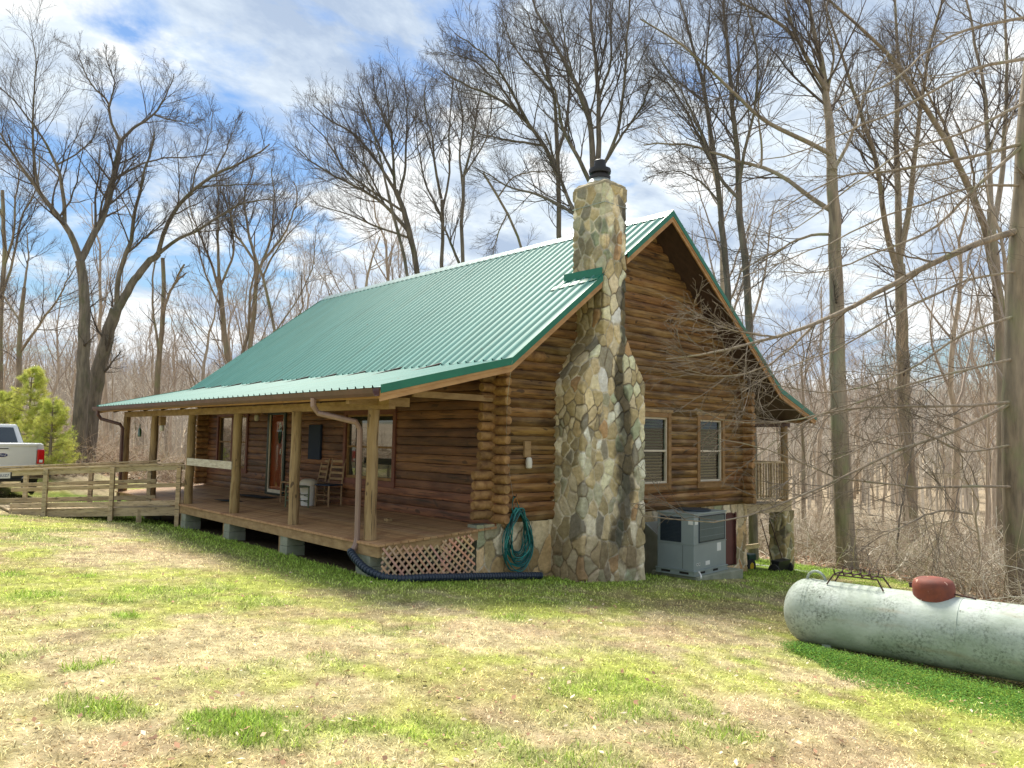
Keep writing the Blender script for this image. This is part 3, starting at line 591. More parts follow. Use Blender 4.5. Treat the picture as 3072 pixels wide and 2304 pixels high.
_a = _t.nodes.new('ShaderNodeBsdfTransparent'); _a.inputs[0].default_value = (.75, .82, .8, 1); _g = _t.nodes.new('ShaderNodeBsdfGlossy'); _g.inputs['Roughness'].default_value = .02
_ge = _t.nodes.new('ShaderNodeNewGeometry'); _mm = _t.nodes.new('ShaderNodeMath'); _mm.operation = 'SUBTRACT'; _t.links.new(_f.outputs[0], _mm.inputs[0]); _t.links.new(_ge.outputs['Backfacing'], _mm.inputs[1]); _mm.use_clamp = True; _t.links.new(_mm.outputs[0], _m.inputs[0]); _t.links.new(_a.outputs[0], _m.inputs[1]); _t.links.new(_g.outputs[0], _m.inputs[2]); _t.links.new(_m.outputs[0], _o.inputs[0])
window(3.74, 4.86, .47, 2.08, 0, 0, M_trimw, M_cream, True)
window(5.84, 6.94, .47, 2.08, 0, 0, M_trimw, M_cream, True)
window(2.99, 4.99, .47, 2.03, 1, 0, M_trimd, M_trimw, False, True)
window(9.90, 11.96, .45, 2.06, 1, 0, M_trimd, M_trimw, False, True)
# ---- front door: storm door before a red door
sd_ = MB(); y0, y1, zt = 7.72, 8.70, 2.06
sd_.box((-.085, y0, .0), (.03, y0+.09, zt)); sd_.box((-.085, y1-.09, .0), (.03, y1, zt)); sd_.box((-.082, y0+.09, zt-.09), (.03, y1-.09, zt)); sd_.box((-.11, y0+.05, .0), (.03, y1-.05, .05))
door = sd_.build('door', M_bronze, cabin, bevel=.004)
rd = MB().box((.0, y0+.09, .05), (.05, y1-.09, zt-.09)).build('door_leaf', M_red, door)
ov = [(-.002, 8.13+.10*math.cos(a), 1.52+.26*math.sin(a)) for a in np.linspace(0, 2*math.pi, 28, endpoint=False)]
MB().prism(ov, (-.012, 0, 0)).build('oval_window', M_wpane, rd)
MB().box((-.052, y0+.09, .1), (-.046, y1-.09, zt-.09)).build('storm_pane', M_glassc, door)
st = MB(); st.box((-.07, y0+.09, .05), (-.04, y1-.09, .13)); st.box((-.07, y0+.09, .13), (-.04, y0+.13, zt-.09)); st.box((-.07, y1-.13, .13), (-.04, y1-.09, zt-.09)); st.build('storm_frame', M_cream, door)
MB().bar((-.10, y0+.16, 1.0), (-.10, y0+.16, 1.14), .02, .02, up=(1, 0, 0)).build('handle', M_chrome, door)
# ---- roof
def rib_sheet(pts, v0, v1, name, sp=.2285, rw=.05, rh=.032):
    """sheet metal following the (u,z) line pts, with ribs every sp along v"""
    prof = []; y = v0
    while y < v1-.02:
        prof += [(y, 0), (y+sp-rw, 0), (y+sp-rw*.72, rh), (y+sp-rw*.28, rh)]; y += sp
    prof.append((min(y, v1+sp), 0)); prof = [(a, b) for a, b in prof if a <= v1+.01]
    V = []; K = len(prof)
    for i, (uu, zq) in enumerate(pts):
        a = pts[max(0, i-1)]; b = pts[min(len(pts)-1, i+1)]; d = np.array([b[0]-a[0], b[1]-a[1]]); d /= np.linalg.norm(d); n = np.array([-d[1], d[0]]); n = n if n[1] > 0 else -n
        V += [(uu+n[0]*h, y, zq+n[1]*h) for y, h in prof]
    ix = np.arange(len(pts)*K).reshape(len(pts), K)
    return raw(name, V, np.stack([ix[:-1, :-1], ix[1:, :-1], ix[1:, 1:], ix[:-1, 1:]], -1).reshape(-1, 4), M_roof, cabin, False, np.ones(3))
def line(a, b, n): return [(a[0]+(b[0]-a[0])*k/n, a[1]+(b[1]-a[1])*k/n) for k in range(n+1)]
rf = rib_sheet(line((UR, ZR), (UB-.03, ZB+.012), 6), V0, V1, 'roof_panel')
rp = rib_sheet(line((UB+.0, ZB-.01), (UE, ZE), 4), V0, V1, 'roof_panel'); rp['label'] = 'shallower porch section of the green metal roof'
rib_sheet(line((UR, ZR), (UB2+.05, ZB+.0), 6), V0, V1, 'roof_panel'); rib_sheet(line((UB2-.02, ZB-.01), (UE2, ZE), 4), V0, V1, 'roof_panel')
mb = MB(); mb.prism([(UR-.20, V0-.02, ZR-.12), (UR, V0-.02, ZR+.045), (UR+.20, V0-.02, ZR-.12), (UR+.19, V0-.02, ZR-.132), (UR, V0-.02, ZR+.03), (UR-.19, V0-.02, ZR-.132)], (0, V1-V0+.04, 0)); mb.build('ridge_cap', M_greydge, rf)
# decks and soffits beneath the metal
def slab(path, t0, t1, v0, v1, name, m, par=cabin):
    mb = MB()
    for a, b in zip(path[:-1], path[1:]):
        mb.add([(a[0], v0, a[1]-t0), (b[0], v0, b[1]-t0), (b[0], v1, b[1]-t0), (a[0], v1, a[1]-t0), (a[0], v0, a[1]-t1), (b[0], v0, b[1]-t1), (b[0], v1, b[1]-t1), (a[0], v1, a[1]-t1)],
               [(0, 1, 2, 3), (7, 6, 5, 4), (0, 4, 5, 1), (1, 5, 6, 2), (2, 6, 7, 3), (3, 7, 4, 0)])
    return mb.build(name, m, par)
path = [(UE, ZE), (UB, ZB), (UR, ZR), (UB2, ZB), (UE2, ZE)]
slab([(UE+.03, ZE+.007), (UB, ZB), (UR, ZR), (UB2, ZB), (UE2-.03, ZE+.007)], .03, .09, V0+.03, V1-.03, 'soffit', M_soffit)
# cut-outs are not needed at the chimney: it passes straight through
def off(path, d): return [(a, b-d) for a, b in path]
def rake(vv0, vv1, t0, t1, name, m, par=None):
    return slab(path, t0, t1, vv0, vv1, name, m, par or cabin)
# the rake boards break off either side of the chimney
def rake_split(vv0, vv1, t0, t1, name, m):
    def at_(u): return (u, roofz(u))
    if vv0 > 5: rake(vv0, vv1, t0, t1, name, m); return
    for seg in ([(UE, ZE), (UB, ZB), at_(1.82)], [at_(2.53), (UR, ZR)], [(UR, ZR), (UB2, ZB), (UE2, ZE)]):
        slab(seg, t0, t1, vv0, vv1, name, m)
for a in (V0, V1):
    s = -1 if a < 0 else 1; x0, x1 = sorted((a, a+s*.022)); rake_split(x0, x1, -.035, .085, 'rake_trim', M_green)
    x0, x1 = sorted((a-s*.001, a-s*.03)); rake_split(x0, x1, .05, .20, 'fascia_board', M_fascia)
    x0, x1 = sorted((a, a+s*.012)); rake_split(x0, x1, .087, .125, 'fascia_moulding', M_fascia)
mb = MB(); mb.box((UE+.0, V0+.03, ZE-.155), (UE+.035, V1-.03, ZE-.015)); mb.build('fascia_board', M_fascia, cabin)
mb = MB(); mb.box((UE2-.035, V0+.03, ZE-.155), (UE2, V1-.03, ZE-.015)); mb.build('fascia_board', M_fascia, cabin)
# gutter
g = [(UE-.005, -.02), (UE-.005, -.125), (UE-.075, -.135), (UE-.11, -.09), (UE-.125, -.035), (UE-.13, -.02), (UE-.122, -.02), (UE-.1, -.09), (UE-.07, -.125), (UE-.018, -.115), (UE-.018, -.02)]
MB().prism([(a, V0+.02, ZE+b+.0) for a, b in g], (0, V1-V0-.04, 0)).build('gutter', M_gutter, cabin)
# flashing where the roof meets the chimney
fl = MB(); u0f = 1.875
def rz(u): return roofz(u)+.03
fl.add([(1.85, -.70, roofz(1.85)+.02), (1.85, .2, roofz(1.85)+.02), (1.85, .2, roofz(1.85)+.15), (1.85, -.70, roofz(1.85)+.15), (1.82, -.71, roofz(1.82)+.03), (1.82, .24, roofz(1.82)+.03), (1.82, .24, roofz(1.85)+.155), (1.82, -.71, roofz(1.85)+.155)], [(0, 1, 2, 3), (4, 5, 6, 7), (0, 1, 5, 4), (2, 3, 7, 6), (0, 3, 7, 4), (1, 2, 6, 5)])
fl.bar((1.62, .35, roofz(1.62)+.04), (1.74, -.72, roofz(1.74)+.04), .16, .012, up=(-.6, 0, .79))
fl.bar((1.70, .22, roofz(1.70)+.035), (2.7, .22, roofz(2.7)+.035), .16, .012, up=(-.6, 0, .79)); fl.build('flashing', M_green, cabin)
# ---- porch
mb = MB(); k = 0; y = -.02
while y < 13.1:                                                      # boards run along u? they run along the house
    y += 100
nb = 17
for k in range(nb):
    a = -PD-.02+k*(PD+.02)/nb; b = a+(PD+.02)/nb-.011; t = tint(.75, 1.2)
    mb.add([(a, -.03, dz(a)), (b, -.03, dz(b)), (b, 13.0, dz(b)), (a, 13.0, dz(a)), (a, -.03, dz(a)-.035), (b, -.03, dz(b)-.035), (b, 13.0, dz(b)-.035), (a, 13.0, dz(a)-.035)], [(0, 1, 2, 3), (7, 6, 5, 4), (0, 4, 5, 1), (1, 5, 6, 2), (2, 6, 7, 3), (3, 7, 4, 0)], t)
deck = mb.build('porch_floor', M_deckv if 'M_deckv' in globals() else M_deck, cabin)
zf = dz(-PD)
mb = MB(); mb.box((-PD+.005, .0, zf-.20), (-PD+.045, 12.97, zf-.038)); mb.build('rim_board', M_board, cabin, bevel=.004)
mb = MB(); mb.add([(-PD+.05, .0, dz(-PD)-.2), (-.4, .0, dz(-.4)-.18), (-.4, .04, dz(-.4)-.18), (-PD+.05, .04, dz(-PD)-.2), (-PD+.05, .0, dz(-PD)-.038), (-.4, .0, dz(-.4)-.038), (-.4, .04, dz(-.4)-.038), (-PD+.05, .04, dz(-PD)-.038)], [(3, 2, 1, 0), (4, 5, 6, 7), (0, 1, 5, 4), (1, 2, 6, 5), (2, 3, 7, 6), (3, 0, 4, 7)]); mb.build('rim_board', M_board, cabin)
mb = MB()
for q in range(2, 13): mb.box((-PD+.05, q-.02, zf-.19), (-.02, q+.02, zf-.04))
mb.build('joists', M_board, cabin)
UPO = -2.19; posts = [.457, 2.99, 5.525, 8.06, 10.59, 13.0-.12]
for k, y in enumerate(posts):
    P = []; R = []; n = 9; zt = ZE-.27+.0
    for i in range(n):
        t = i/(n-1); P.append((UPO+R_.uniform(-.008, .008), y+R_.uniform(-.008, .008), dz(UPO)+.0+t*(zt-dz(UPO)))); R.append(.098-.012*t+R_.uniform(-.004, .004))
    MB().tube(P, R, 14, True, tint(.9, 1.12)).build('porch_post', M_post, cabin, smooth=True)
MB().box((UPO-.06, -.05, ZE-.27), (UPO+.06, V1-.4, ZE-.13)).build('porch_beam', M_board, cabin, bevel=.004)
MB().bar((-2.75, .3, 2.02), (-1.66, .3, 2.02), .09, .14).build('outrigger', M_board, cabin)
MB().bar((-1.75, .05, 2.15), (-.1, .05, 2.15), .045, .10).build('tie_beam', M_board, cabin)
mb = MB()
for q in np.arange(1.2, 13, 1.22): mb.bar((UE+.1, q, ZE-.13), (-.02, q, roofz(-.02)-.17), .05, .11, up=(0, 0, 1))
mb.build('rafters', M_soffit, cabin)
# piers of concrete block
for y in (.42, 3.05, 5.55, 7.95, 10.5):
    g0 = float(terrain(-2.2, y)); mb = MB(); zt = zf-.2
    w = .14 if y > 1 else .2
    mb.box((-2.33, y-w, g0-.2), (-1.98, y+w, (zt+g0)/2-.004)); mb.box((-2.325, y-w+.006, (zt+g0)/2), (-1.985, y+w-.006, zt))
    if y > 1: mb2 = MB().box((-2.3, y+.15, g0-.2), (-2.1, y+.24, zt)).build('wood_shim', M_board, cabin)
    mb.build('block_pier', M_conc, cabin, bevel=.008)
# lattice screen under the near end of the porch: panels of crossing slats
def lattice(u0, u1, z0, z1, tilt, v, col):
    mb = MB(); n = 26; L = (z1-z0); Wd = u1-u0; st = .128; c0 = np.array([(u0+u1)/2, (z0+z1)/2])
    ct, sn = math.cos(tilt), math.sin(tilt)
    for s, vv in ((1, v), (-1, v-.008)):
        x = -L
        while x < Wd+L:
            a = [x, 0.] if s == 1 else [x, 0.]; p = np.array([x, 0.]); q = np.array([x+s*L, L])
            # clip to the panel
            ts = [0, 1]; dxx = q[0]-p[0]
            lo, hi = sorted(((0-p[0])/dxx, (Wd-p[0])/dxx)); lo = max(lo, 0); hi = min(hi, 1)
            if hi-lo > .04:
                A = p+(q-p)*lo-[Wd/2, L/2]; B = p+(q-p)*hi-[Wd/2, L/2]
                A = c0+[A[0]*ct-A[1]*sn, A[0]*sn+A[1]*ct]; B = c0+[B[0]*ct-B[1]*sn, B[0]*sn+B[1]*ct]
                mb.bar((A[0], vv, A[1]), (B[0], vv, B[1]), .007, .033, up=(0, 0, 1), c=tuple(k*R_.uniform(.85, 1.12) for k in col))
            x += st
    return mb
lattice(-2.28, -.98, -.78, -.19, -.06, -.012, (1, 1, 1)).build('lattice_panel', M_lat, cabin)
l2 = lattice(-1.18, -.50, -.80, -.12, .10, -.034, (1.12, 1.05, 1.0)).build('lattice_panel', M_lat, cabin); l2['label'] = 'upper tilted lattice piece overlapping the first'
# rail between the third and fourth post
MB().bar((UPO-.1, 7.95, .84), (UPO-.1, 5.45+.05, .84), .035, .16).build('porch_rail', M_white_rail, cabin, bevel=.004)
# downspouts
def spout(y0, ys, name, lab, side):
    ze = ZE-.11
    P = [(UE-.07, y0, ze), (UE-.07, y0, ze-.12), (UE+.02, y0+.0, ze-.23), (UPO-.22, ys, ze-.36), (UPO-.15, ys, ze-.47), (UPO-.14, ys, .3), (UPO-.14, ys, dz(UPO)+.02)]
    if side: P += [(UPO-.16, ys, dz(UPO)-.08), (UPO-.24, ys+.0, -.33)]
    else: P += [(UPO-.14, ys, -.5)]
    mb = MB(); pts = [np.array(p, float) for p in P]
    mb.tube(pts, .046, 8); o = mb.build('downspout', M_dspout if side else M_gutter, cabin); o['label'] = lab; return o
spout(1.05, .60, 'downspout', 'faded pink-brown downspout on the near porch post', True)
spout(12.95, 12.72, 'downspout', 'dark downspout at the far porch corner', False)
# wall lamps
lp = MB(); lp.box((.55, -.09, 1.16), (.70, -.04, 1.44)); l = lp.build('wall_lamp', M_board, cabin, bevel=.004); MB().lathe((.625, -.12, .96), [(.03, 0), (.055, .02), (.06, .12), (.05, .18), (.03, .2)], 14).build('lamp_glass', M_lampg, l, smooth=True); l['label'] = 'small lamp beside the corner logs on the gable wall'
l = MB().bar((-.03, 8.98, 2.2), (-.22, 8.98, 1.98), .08, .10, up=(1, 0, 0)).build('wall_lamp', M_board, cabin); MB().lathe((-.24, 8.98, 1.82), [(.04, 0), (.06, .03), (.06, .13), (.05, .15)], 14).build('lamp_glass', M_lampg, l, smooth=True); MB().lathe((-.1, 8.85, 2.0), [(.0, 0), (.05, .02), (.06, .06), (.03, .1)], 12).build('flood_lamp', M_bronze, l, smooth=True); l['label'] = 'jar lamp on a wooden bracket by the front door'
# roof cable that runs down the gable
def cable(P, name, m, r=.006): return MB().tube(P, r, 6).build(name, m, cabin)
cable([(-.40, -.76, 2.73), (-.35, -.6, 2.1), (.1, -.10, 1.3), (.35, -.07, .3), (.62, -.05, -.5), (.7, -.1, -.85)], 'cable', M_galv, .0025)
# ---- balcony at the back of the gable end
mb = MB(); mb.box((WD+.05, .0, -.03), (10.25, 12.8, 0.01)); mb.build('balcony_floor', M_grey, cabin)
mb = MB(); mb.box((WD+.05, .02, -.24), (10.22, .06, -.032)); mb.box((10.18, .06, -.24), (10.22, 12.8, -.032)); mb.build('rim_board', M_grey, cabin)
MB().tube([(10.04, .12, .01), (10.04, .12, 1.0), (10.04, .12, 1.93)], [.1, .095, .09], 12).build('balcony_post', M_post, cabin, smooth=True)
MB().tube([(10.04, 6.2, .01), (10.04, 6.2, 1.93)], [.1, .09], 12).build('balcony_post', M_post, cabin, smooth=True)
MB().box((8.0, .06, 1.90), (10.25, .18, 2.03)).build('porch_beam', M_soffit, cabin); MB().box((9.98, .2, 1.91), (10.1, 12.8, 2.04)).build('porch_beam', M_soffit, cabin)
rl = MB(); rl.bar((8.2, .1, 1.0), (9.95, .1, 1.0), .09, .045); rl.bar((8.2, .1, .10), (9.95, .1, .10), .05, .05); rl.bar((10.04, .2, 1.0), (10.04, 12.6, 1.0), .09, .045); rl.bar((10.04, .2, .10), (10.04, 12.6, .10), .05, .05)
rail = rl.build('balcony_railing', M_grey, cabin)
for k in range(13): MB().tube([(8.3+k*.132, .1, .12), (8.3+k*.132+R_.uniform(-.01, .01), .1, .55), (8.3+k*.132, .1, .99)], .024, 8, True, tint(.8, 1.2)).build('baluster', M_grey, rail, smooth=True)
for k in range(40): MB().tube([(10.04, .5+k*.3, .12), (10.04, .5+k*.3, .99)], .024, 6, True, tint(.8, 1.2)).build('baluster', M_grey, rail, smooth=True)
def pil(zq): return [(9.86, .44), (9.86, .02), (10.3, .02), (10.3, .44)]
V, Q, N = loft((np.arange(-2.3, -.235, .02), pil), .02); sp = stonework('stone_pillar', V, Q, N, 21, .2, cabin, lambda p, c, rg: c*np.array([.85, .82, .7]), None, .022)
MB().box((9.88, .04, -.26), (10.28, .42, -.243)).build('pillar_cap', M_conc, sp)
MB().box((8.25, -.25, -1.86), (10.6, 2.5, -1.79)).build('slab_floor', M_conc, cabin)
#@@HOUSEEND@@
#@@YARD@@
# ================================================================ RAMP
def P3(u, v, dzz=0.): return np.array([u, v, float(terrain(u, v))+dzz])
ramp = empty('access_ramp', (-3.8, 10, float(terrain(-3.8, 10))), 'weathered wooden ramp with side rails leading up to the porch', 'ramp')
def inv(o, parent): o.matrix_parent_inverse = Matrix.Translation(parent.location).inverted(); return o
nA, nB = np.array([-2.36, 8.35]), np.array([-5.15, 10.85]); off_ = np.array([.02, 1.62])
zA, zB = -.20, float(terrain(-5.15, 10.85))+.06
def rp_(t, s, h): p = nA+(nB-nA)*t+off_*s; return np.array([p[0], p[1], zA+(zB-zA)*t+h])
mb = MB()
for k in range(30):
    t0, t1 = k/30, (k+1)/30-.004; a, b, c, d = rp_(t0, .02, 0), rp_(t1, .02, 0), rp_(t1, .98, 0), rp_(t0, .98, 0); e = np.array([0, 0, -.035])
    mb.add([a, b, c, d, a+e, b+e, c+e, d+e], [(0, 1, 2, 3), (7, 6, 5, 4), (0, 4, 5, 1), (1, 5, 6, 2), (2, 6, 7, 3), (3, 7, 4, 0)], tint(.85, 1.1))
inv(mb.build('ramp_deck', M_grey, ramp), ramp)
for s in (0, 1):
    inv(MB().bar(rp_(0, s, -.10), rp_(1.0, s, -.06), .04, .19).build('stringer', M_grey, ramp, bevel=.004), ramp)
    for h, wd in ((.10, .11), (.50, .09), (.90, .11)):
        t1 = 1.0 if h != .5 or s == 0 else 1.05
        inv(MB().bar(rp_(-.02 if s else -.04, s+(.03 if s else -.03), h), rp_(t1, s+(.03 if s else -.03), h*.92+.01), .038, wd, c=tint(.85, 1.15)).build('rail', M_grey, ramp, bevel=.004), ramp)
    inv(MB().bar(rp_(-.03, s+(.03 if s else -.03), .985), rp_(1.02, s+(.03 if s else -.03), .985*.92+.01), .12, .032).build('handrail', M_grey, ramp, bevel=.004), ramp)
for s, ts in ((0, (.0, .40, .80)), (1, (.02, .40, .82))):
    for t in ts:
        a = rp_(t, s+(-.07 if s == 0 else .07), 0); g0 = float(terrain(a[0], a[1]))
        inv(MB().bar((a[0], a[1], g0-.15), (a[0], a[1], a[2]+.93), .092, .092, up=(.5, .8, 0), c=tint(.85, 1.15)).build('post', M_grey, ramp, bevel=.005), ramp)
a = rp_(.22, 0, 0); inv(MB().bar((a[0], a[1], float(terrain(a[0], a[1]))-.1), (a[0], a[1], a[2]-.04), .09, .09, up=(1, 0, 0)).build('support_stub', M_grey, ramp), ramp)
# ================================================================ PROPANE TANK
tk = empty('propane_tank', (.2, -6.6, -.88), 'long weathered white propane tank with mildew specks, lying in green weeds', 'propane tank')
R0 = .372; ax0 = np.array([.22, -5.10, -.505]); axd = np.array([.075, -1, .012]); axd /= np.linalg.norm(axd); LT = 3.1
prof = []
for k in range(11): a = math.pi/2*k/10; prof.append((R0*math.sin(a)+1e-3, .26*(1-math.cos(a))))
prof += [(R0, .3), (R0+.003, .302), (R0+.003, .34), (R0, .342), (R0, LT/2), (R0, LT-.34), (R0+.003, LT-.338), (R0+.003, LT-.30), (R0, LT-.298)]
for k in range(10, -1, -1): a = math.pi/2*k/10; prof.append((R0*math.sin(a)+1e-3, LT-.26*(1-math.cos(a))))
def frame(d): d = np.array(d, float); x = np.cross(d, [0, 0, 1]); x /= np.linalg.norm(x); return x, np.cross(x, d)
tx, tz = frame(axd)
def tpt(s, ang, r): return ax0+axd*s+tx*r*math.cos(ang)+tz*r*math.sin(ang)     # ang 90 deg = top
V = []; n = 48
for r, h in prof:
    for k in range(n): V.append(tpt(h, 2*math.pi*k/n, r))
fs = [(i*n+k, i*n+(k+1) % n, (i+1)*n+(k+1) % n, (i+1)*n+k) for i in range(len(prof)-1) for k in range(n)]
b = MB(); b.add(V, fs); inv(b.build('tank_body', M_tank, tk, smooth=True), tk)
top = math.pi/2
def lathe_on(name, s, prof, m, n=28, sx=1., par=tk, lab=None):
    V = []
    for r, h in prof:
        for k in range(n): a = 2*math.pi*k/n; V.append(tpt(s, top, R0)+axd*r*sx*math.cos(a)+tx*r*math.sin(a)+tz*h)
    mm = len(prof); fs = [(i*n+k, i*n+(k+1) % n, (i+1)*n+(k+1) % n, (i+1)*n+k) for i in range(mm-1) for k in range(n)]+[tuple(range((mm-1)*n, mm*n))]
    o = MB().add(V, fs).build(name, m, par, smooth=True); return inv(o, tk)
dome = lathe_on('valve_dome', 1.62, [(.20, -.05), (.205, .05), (.208, .085), (.203, .10), (.20, .12), (.185, .15), (.145, .172), (.08, .184), (.002, .187)], M_tankred); dome['label'] = 'flaking red valve dome on the tank'
hg = MB(); hg.bar(tpt(1.375, top, R0+.07)+tx*-.03, tpt(1.41, top, R0+.07)+tx*-.03, .05, .05); inv(hg.build('dome_hinge', M_iron, tk), tk)
for s in (.36, LT-.34):                                              # lifting eyes
    P = [tpt(s+.11*math.cos(a), top, R0-.02+.12*math.sin(a)) for a in np.linspace(0, math.pi, 10)]
    inv(MB().tube(P, .016, 8).build('lifting_lug', M_tank, tk, smooth=True), tk)
for s in (.55, LT-.55):
    p = tpt(s, -top, R0-.06); inv(MB().box((p[0]-.2, p[1]-.05, p[2]-.14), (p[0]+.2, p[1]+.05, p[2]+.02)).build('leg', M_tank, tk), tk)
for k, (s0, a0, a1, dr) in enumerate([(.16, 150, 205, .02), (.24, 118, 200, .05), (.42, 100, 172, .06), (.52, 98, 188, -.02), (.80, 108, 200, .05), (.86, 130, 168, -.12), (.33, 130, 196, .03)]):
    P = []
    for i in range(16):
        t = i/15; a = rad(a0+(a1-a0)*t); s = s0+dr*t+R_.uniform(-.012, .012); rr = R0 if s > .26 else R0*math.sin(math.acos(max(-1, min(1, 1-s/.26)))); P.append(tpt(s, a, rr+.003))
    inv(MB().tube(P, [.008*(1-.5*i/15) for i in range(16)], 5).build('dead_vine', M_barkd, tk), tk)
inv(MB().tube([tpt(1.82, top-.02, R0+.03), tpt(2.02, top-.02, R0+.01)], .010, 6).build('gauge_line', M_iron, tk), tk)
for s in (.30, LT*.5+.35, LT-.30):
    P = [tpt(s, 2*math.pi*k/40, R0+.0005) for k in range(41)]; inv(MB().tube(P, .0055, 6).build('weld_seam', M_tank, tk, smooth=True), tk)
p = [tpt(1.62+a, rad(b), R0+.006) for a, b in ((-.11, 146), (.11, 146), (.11, 158), (-.11, 158))]; inv(MB().prism(p, tx*.004).build('data_plate', M_iron, tk), tk)
# fire grate lying on the tank
g0 = empty('fire_grate', tuple(tpt(.85, top, R0)), 'rusty iron log grate standing on top of the white tank', 'grate')
def gp(s, w, h): return tpt(s, top, R0+h)+tx*w
mb = MB()
for w in (-.10, .10): mb.tube([gp(.60, w, .10), gp(1.08, w, .10)], .009, 6)
mb2 = MB()
for s in (.62, .72, .82, .92, 1.02): mb.tube([gp(s, -.15, .17), gp(s, -.12, .115), gp(s, .12, .115), gp(s, .15, .17)], .008, 6)
o = mb.build('grate_bars', M_iron, g0); inv(o, g0)
for s, e in ((.60, .53), (1.08, 1.15)):
    for w in (-.10, .10): inv(MB().tube([gp(s, w, .10), gp(e, w*1.3, -.015)], .009, 6).build('leg', M_iron, g0), g0)
# ================================================================ HVAC UNIT
HX, HY, HZ, HR = 3.87, -1.30, -1.07, rad(5)
hv = empty('hvac_unit', (HX, HY, HZ), 'tall grey packaged heating and cooling unit by the stone foundation', 'hvac unit', rz=HR)
L_, D_, H_ = 1.30, .80, 1.15                                       # local: x along the gable, y towards the wall
b = MB(); b.box((.0, 0, .10), (L_, D_, .585)); b.build('lower_cabinet', M_hvac, hv, bevel=.008)
b = MB(); b.box((0, 0, .592), (L_, D_, H_)); b.build('upper_cabinet', M_hvac, hv, bevel=.008)
b = MB(); b.box((-.012, -.012, H_), (L_+.012, D_+.012, H_+.03)); b.build('top_cover', M_hvac2, hv, bevel=.006)
b = MB(); b.box((-.008, -.008, .583), (L_+.008, D_+.008, .595)); b.build('belt_seam', M_hvac2, hv)
b = MB()
for z0_, z1_ in ((.0, .018), (.082, .10)): b.box((-.03, -.03, z0_), (L_+.03, D_+.03, z1_))
b.box((-.018, -.018, .018), (L_+.018, D_+.018, .082)); b.build('base_rail', M_hvac2, hv, bevel=.003)
for a, c in ((.2, .4), (.72, .92)): MB().box((a, -.0195, .03), (c, -.017, .07)).build('fork_slot', M_dark, hv)
for a, c in ((.1, .3), (.5, .7)): MB().box((-.0195, a, .03), (-.017, c, .07)).build('fork_slot', M_dark, hv)
g = MB().box((.20, -.006, .63), (1.22, .0, 1.11)).build('coil_grille', M_coil, hv)
gb = MB()
for k in range(32): gb.box((.215+k*.0318, -.012, .64), (.222+k*.0318, -.006, 1.10))
for zq in (.72, .86, 1.0): gb.box((.21, -.010, zq), (1.21, -.0065, zq+.006))
gb.build('guard_bars', M_hvac, g)
fr = MB(); fr.box((.185, -.014, .615), (.2, 0, 1.125)); fr.box((1.22, -.014, .615), (1.235, 0, 1.125)); fr.box((.2, -.014, 1.11), (1.22, 0, 1.125)); fr.box((.2, -.014, .615), (1.22, 0, .63)); fr.build('grille_frame', M_coild, g)
g = MB().box((-.006, .27, .62), (0, .73, 1.10)).build('louvre_panel', M_coild, hv)
gb = MB()
for k in range(17): gb.bar((-.012, .275, .64+k*.027), (-.012, .725, .64+k*.027), .004, .016, up=(.6, 0, 1))
gb.build('louvres', M_coild, g)
MB().box((-.004, .235, .12), (-.001, .24, .57)).build('panel_seam', M_dark, hv)
b = MB(); b.lathe((L_*.55, D_*.5, H_+.03), [(.33, 0), (.34, .02), (.33, .035), (.30, .035)], 32); fan = b.build('fan_ring', M_coild, hv, smooth=True)
gb = MB()
for k in range(9): gb.lathe((L_*.55, D_*.5, H_+.045+.0005*k), [(.32-.035*k, -.003), (.323-.035*k, 0), (.32-.035*k, .003)], 28)
for k in range(8): a = math.pi*k/8; gb.bar((L_*.55-.32*math.cos(a), D_*.5-.32*math.sin(a), H_+.052), (L_*.55+.32*math.cos(a), D_*.5+.32*math.sin(a), H_+.052), .005, .004)
gb.build('fan_guard', M_black, fan)
for a, c, d, e in ((.04, .15, .97, 1.05), (.92, 1.08, .40, .56), (.45, .62, .17, .25)):
    MB().box((a, -.0035, d), (c, -.001, e)).build('sticker', M_label, hv)
MB().box((-.0035, .02, .97), (-.001, .12, 1.04)).build('sticker', M_label, hv)
for a in (.11, .19): st = MB().box((a, -.0035, .19), (a+.05, -.001, .24)).build('sticker', M_label, hv); MB().box((a+.012, -.005, .2), (a+.038, -.0037, .232)).build('symbol', M_black, st)
MB().box((.03, -.006, .72), (.13, -.001, .75)).build('nameplate', M_hvac2, hv)
mb = MB(); c = np.array
pad = MB().box((HX+.02, HY-.08, -1.35), (HX+1.62, HY+1.0, HZ-.004)).build('concrete_pad', M_conc, None, bevel=.01); tag(pad, 'pale concrete pad under the grey heating unit', 'concrete pad')
hd = MB(); hd.prism([(4.02, -.012, -.17), (4.02, -.012, -1.2), (4.02, -.40, -1.2), (4.02, -.40, -.42)], (1.1, 0, 0)); hood = hd.build('duct_cover', M_galv, None, bevel=.005); tag(hood, 'galvanised sheet metal duct cover between chimney and heating unit', 'duct cover')
tag(MB().tube([(3.95, -1.36, -.98), (3.9, -1.42, -1.0), (3.84, -1.48, -1.03), (3.78, -1.52, -1.05)], .016, 8).build('drain_pipe', M_white, None, smooth=True), 'short white plastic drain pipe poking from the heating unit', 'pipe')
tag(MB().box((5.05, -.12, -.12), (5.2, .0, .02)).build('junction_box', M_black, None, bevel=.004), 'small black junction box above the heating unit', 'junction box')
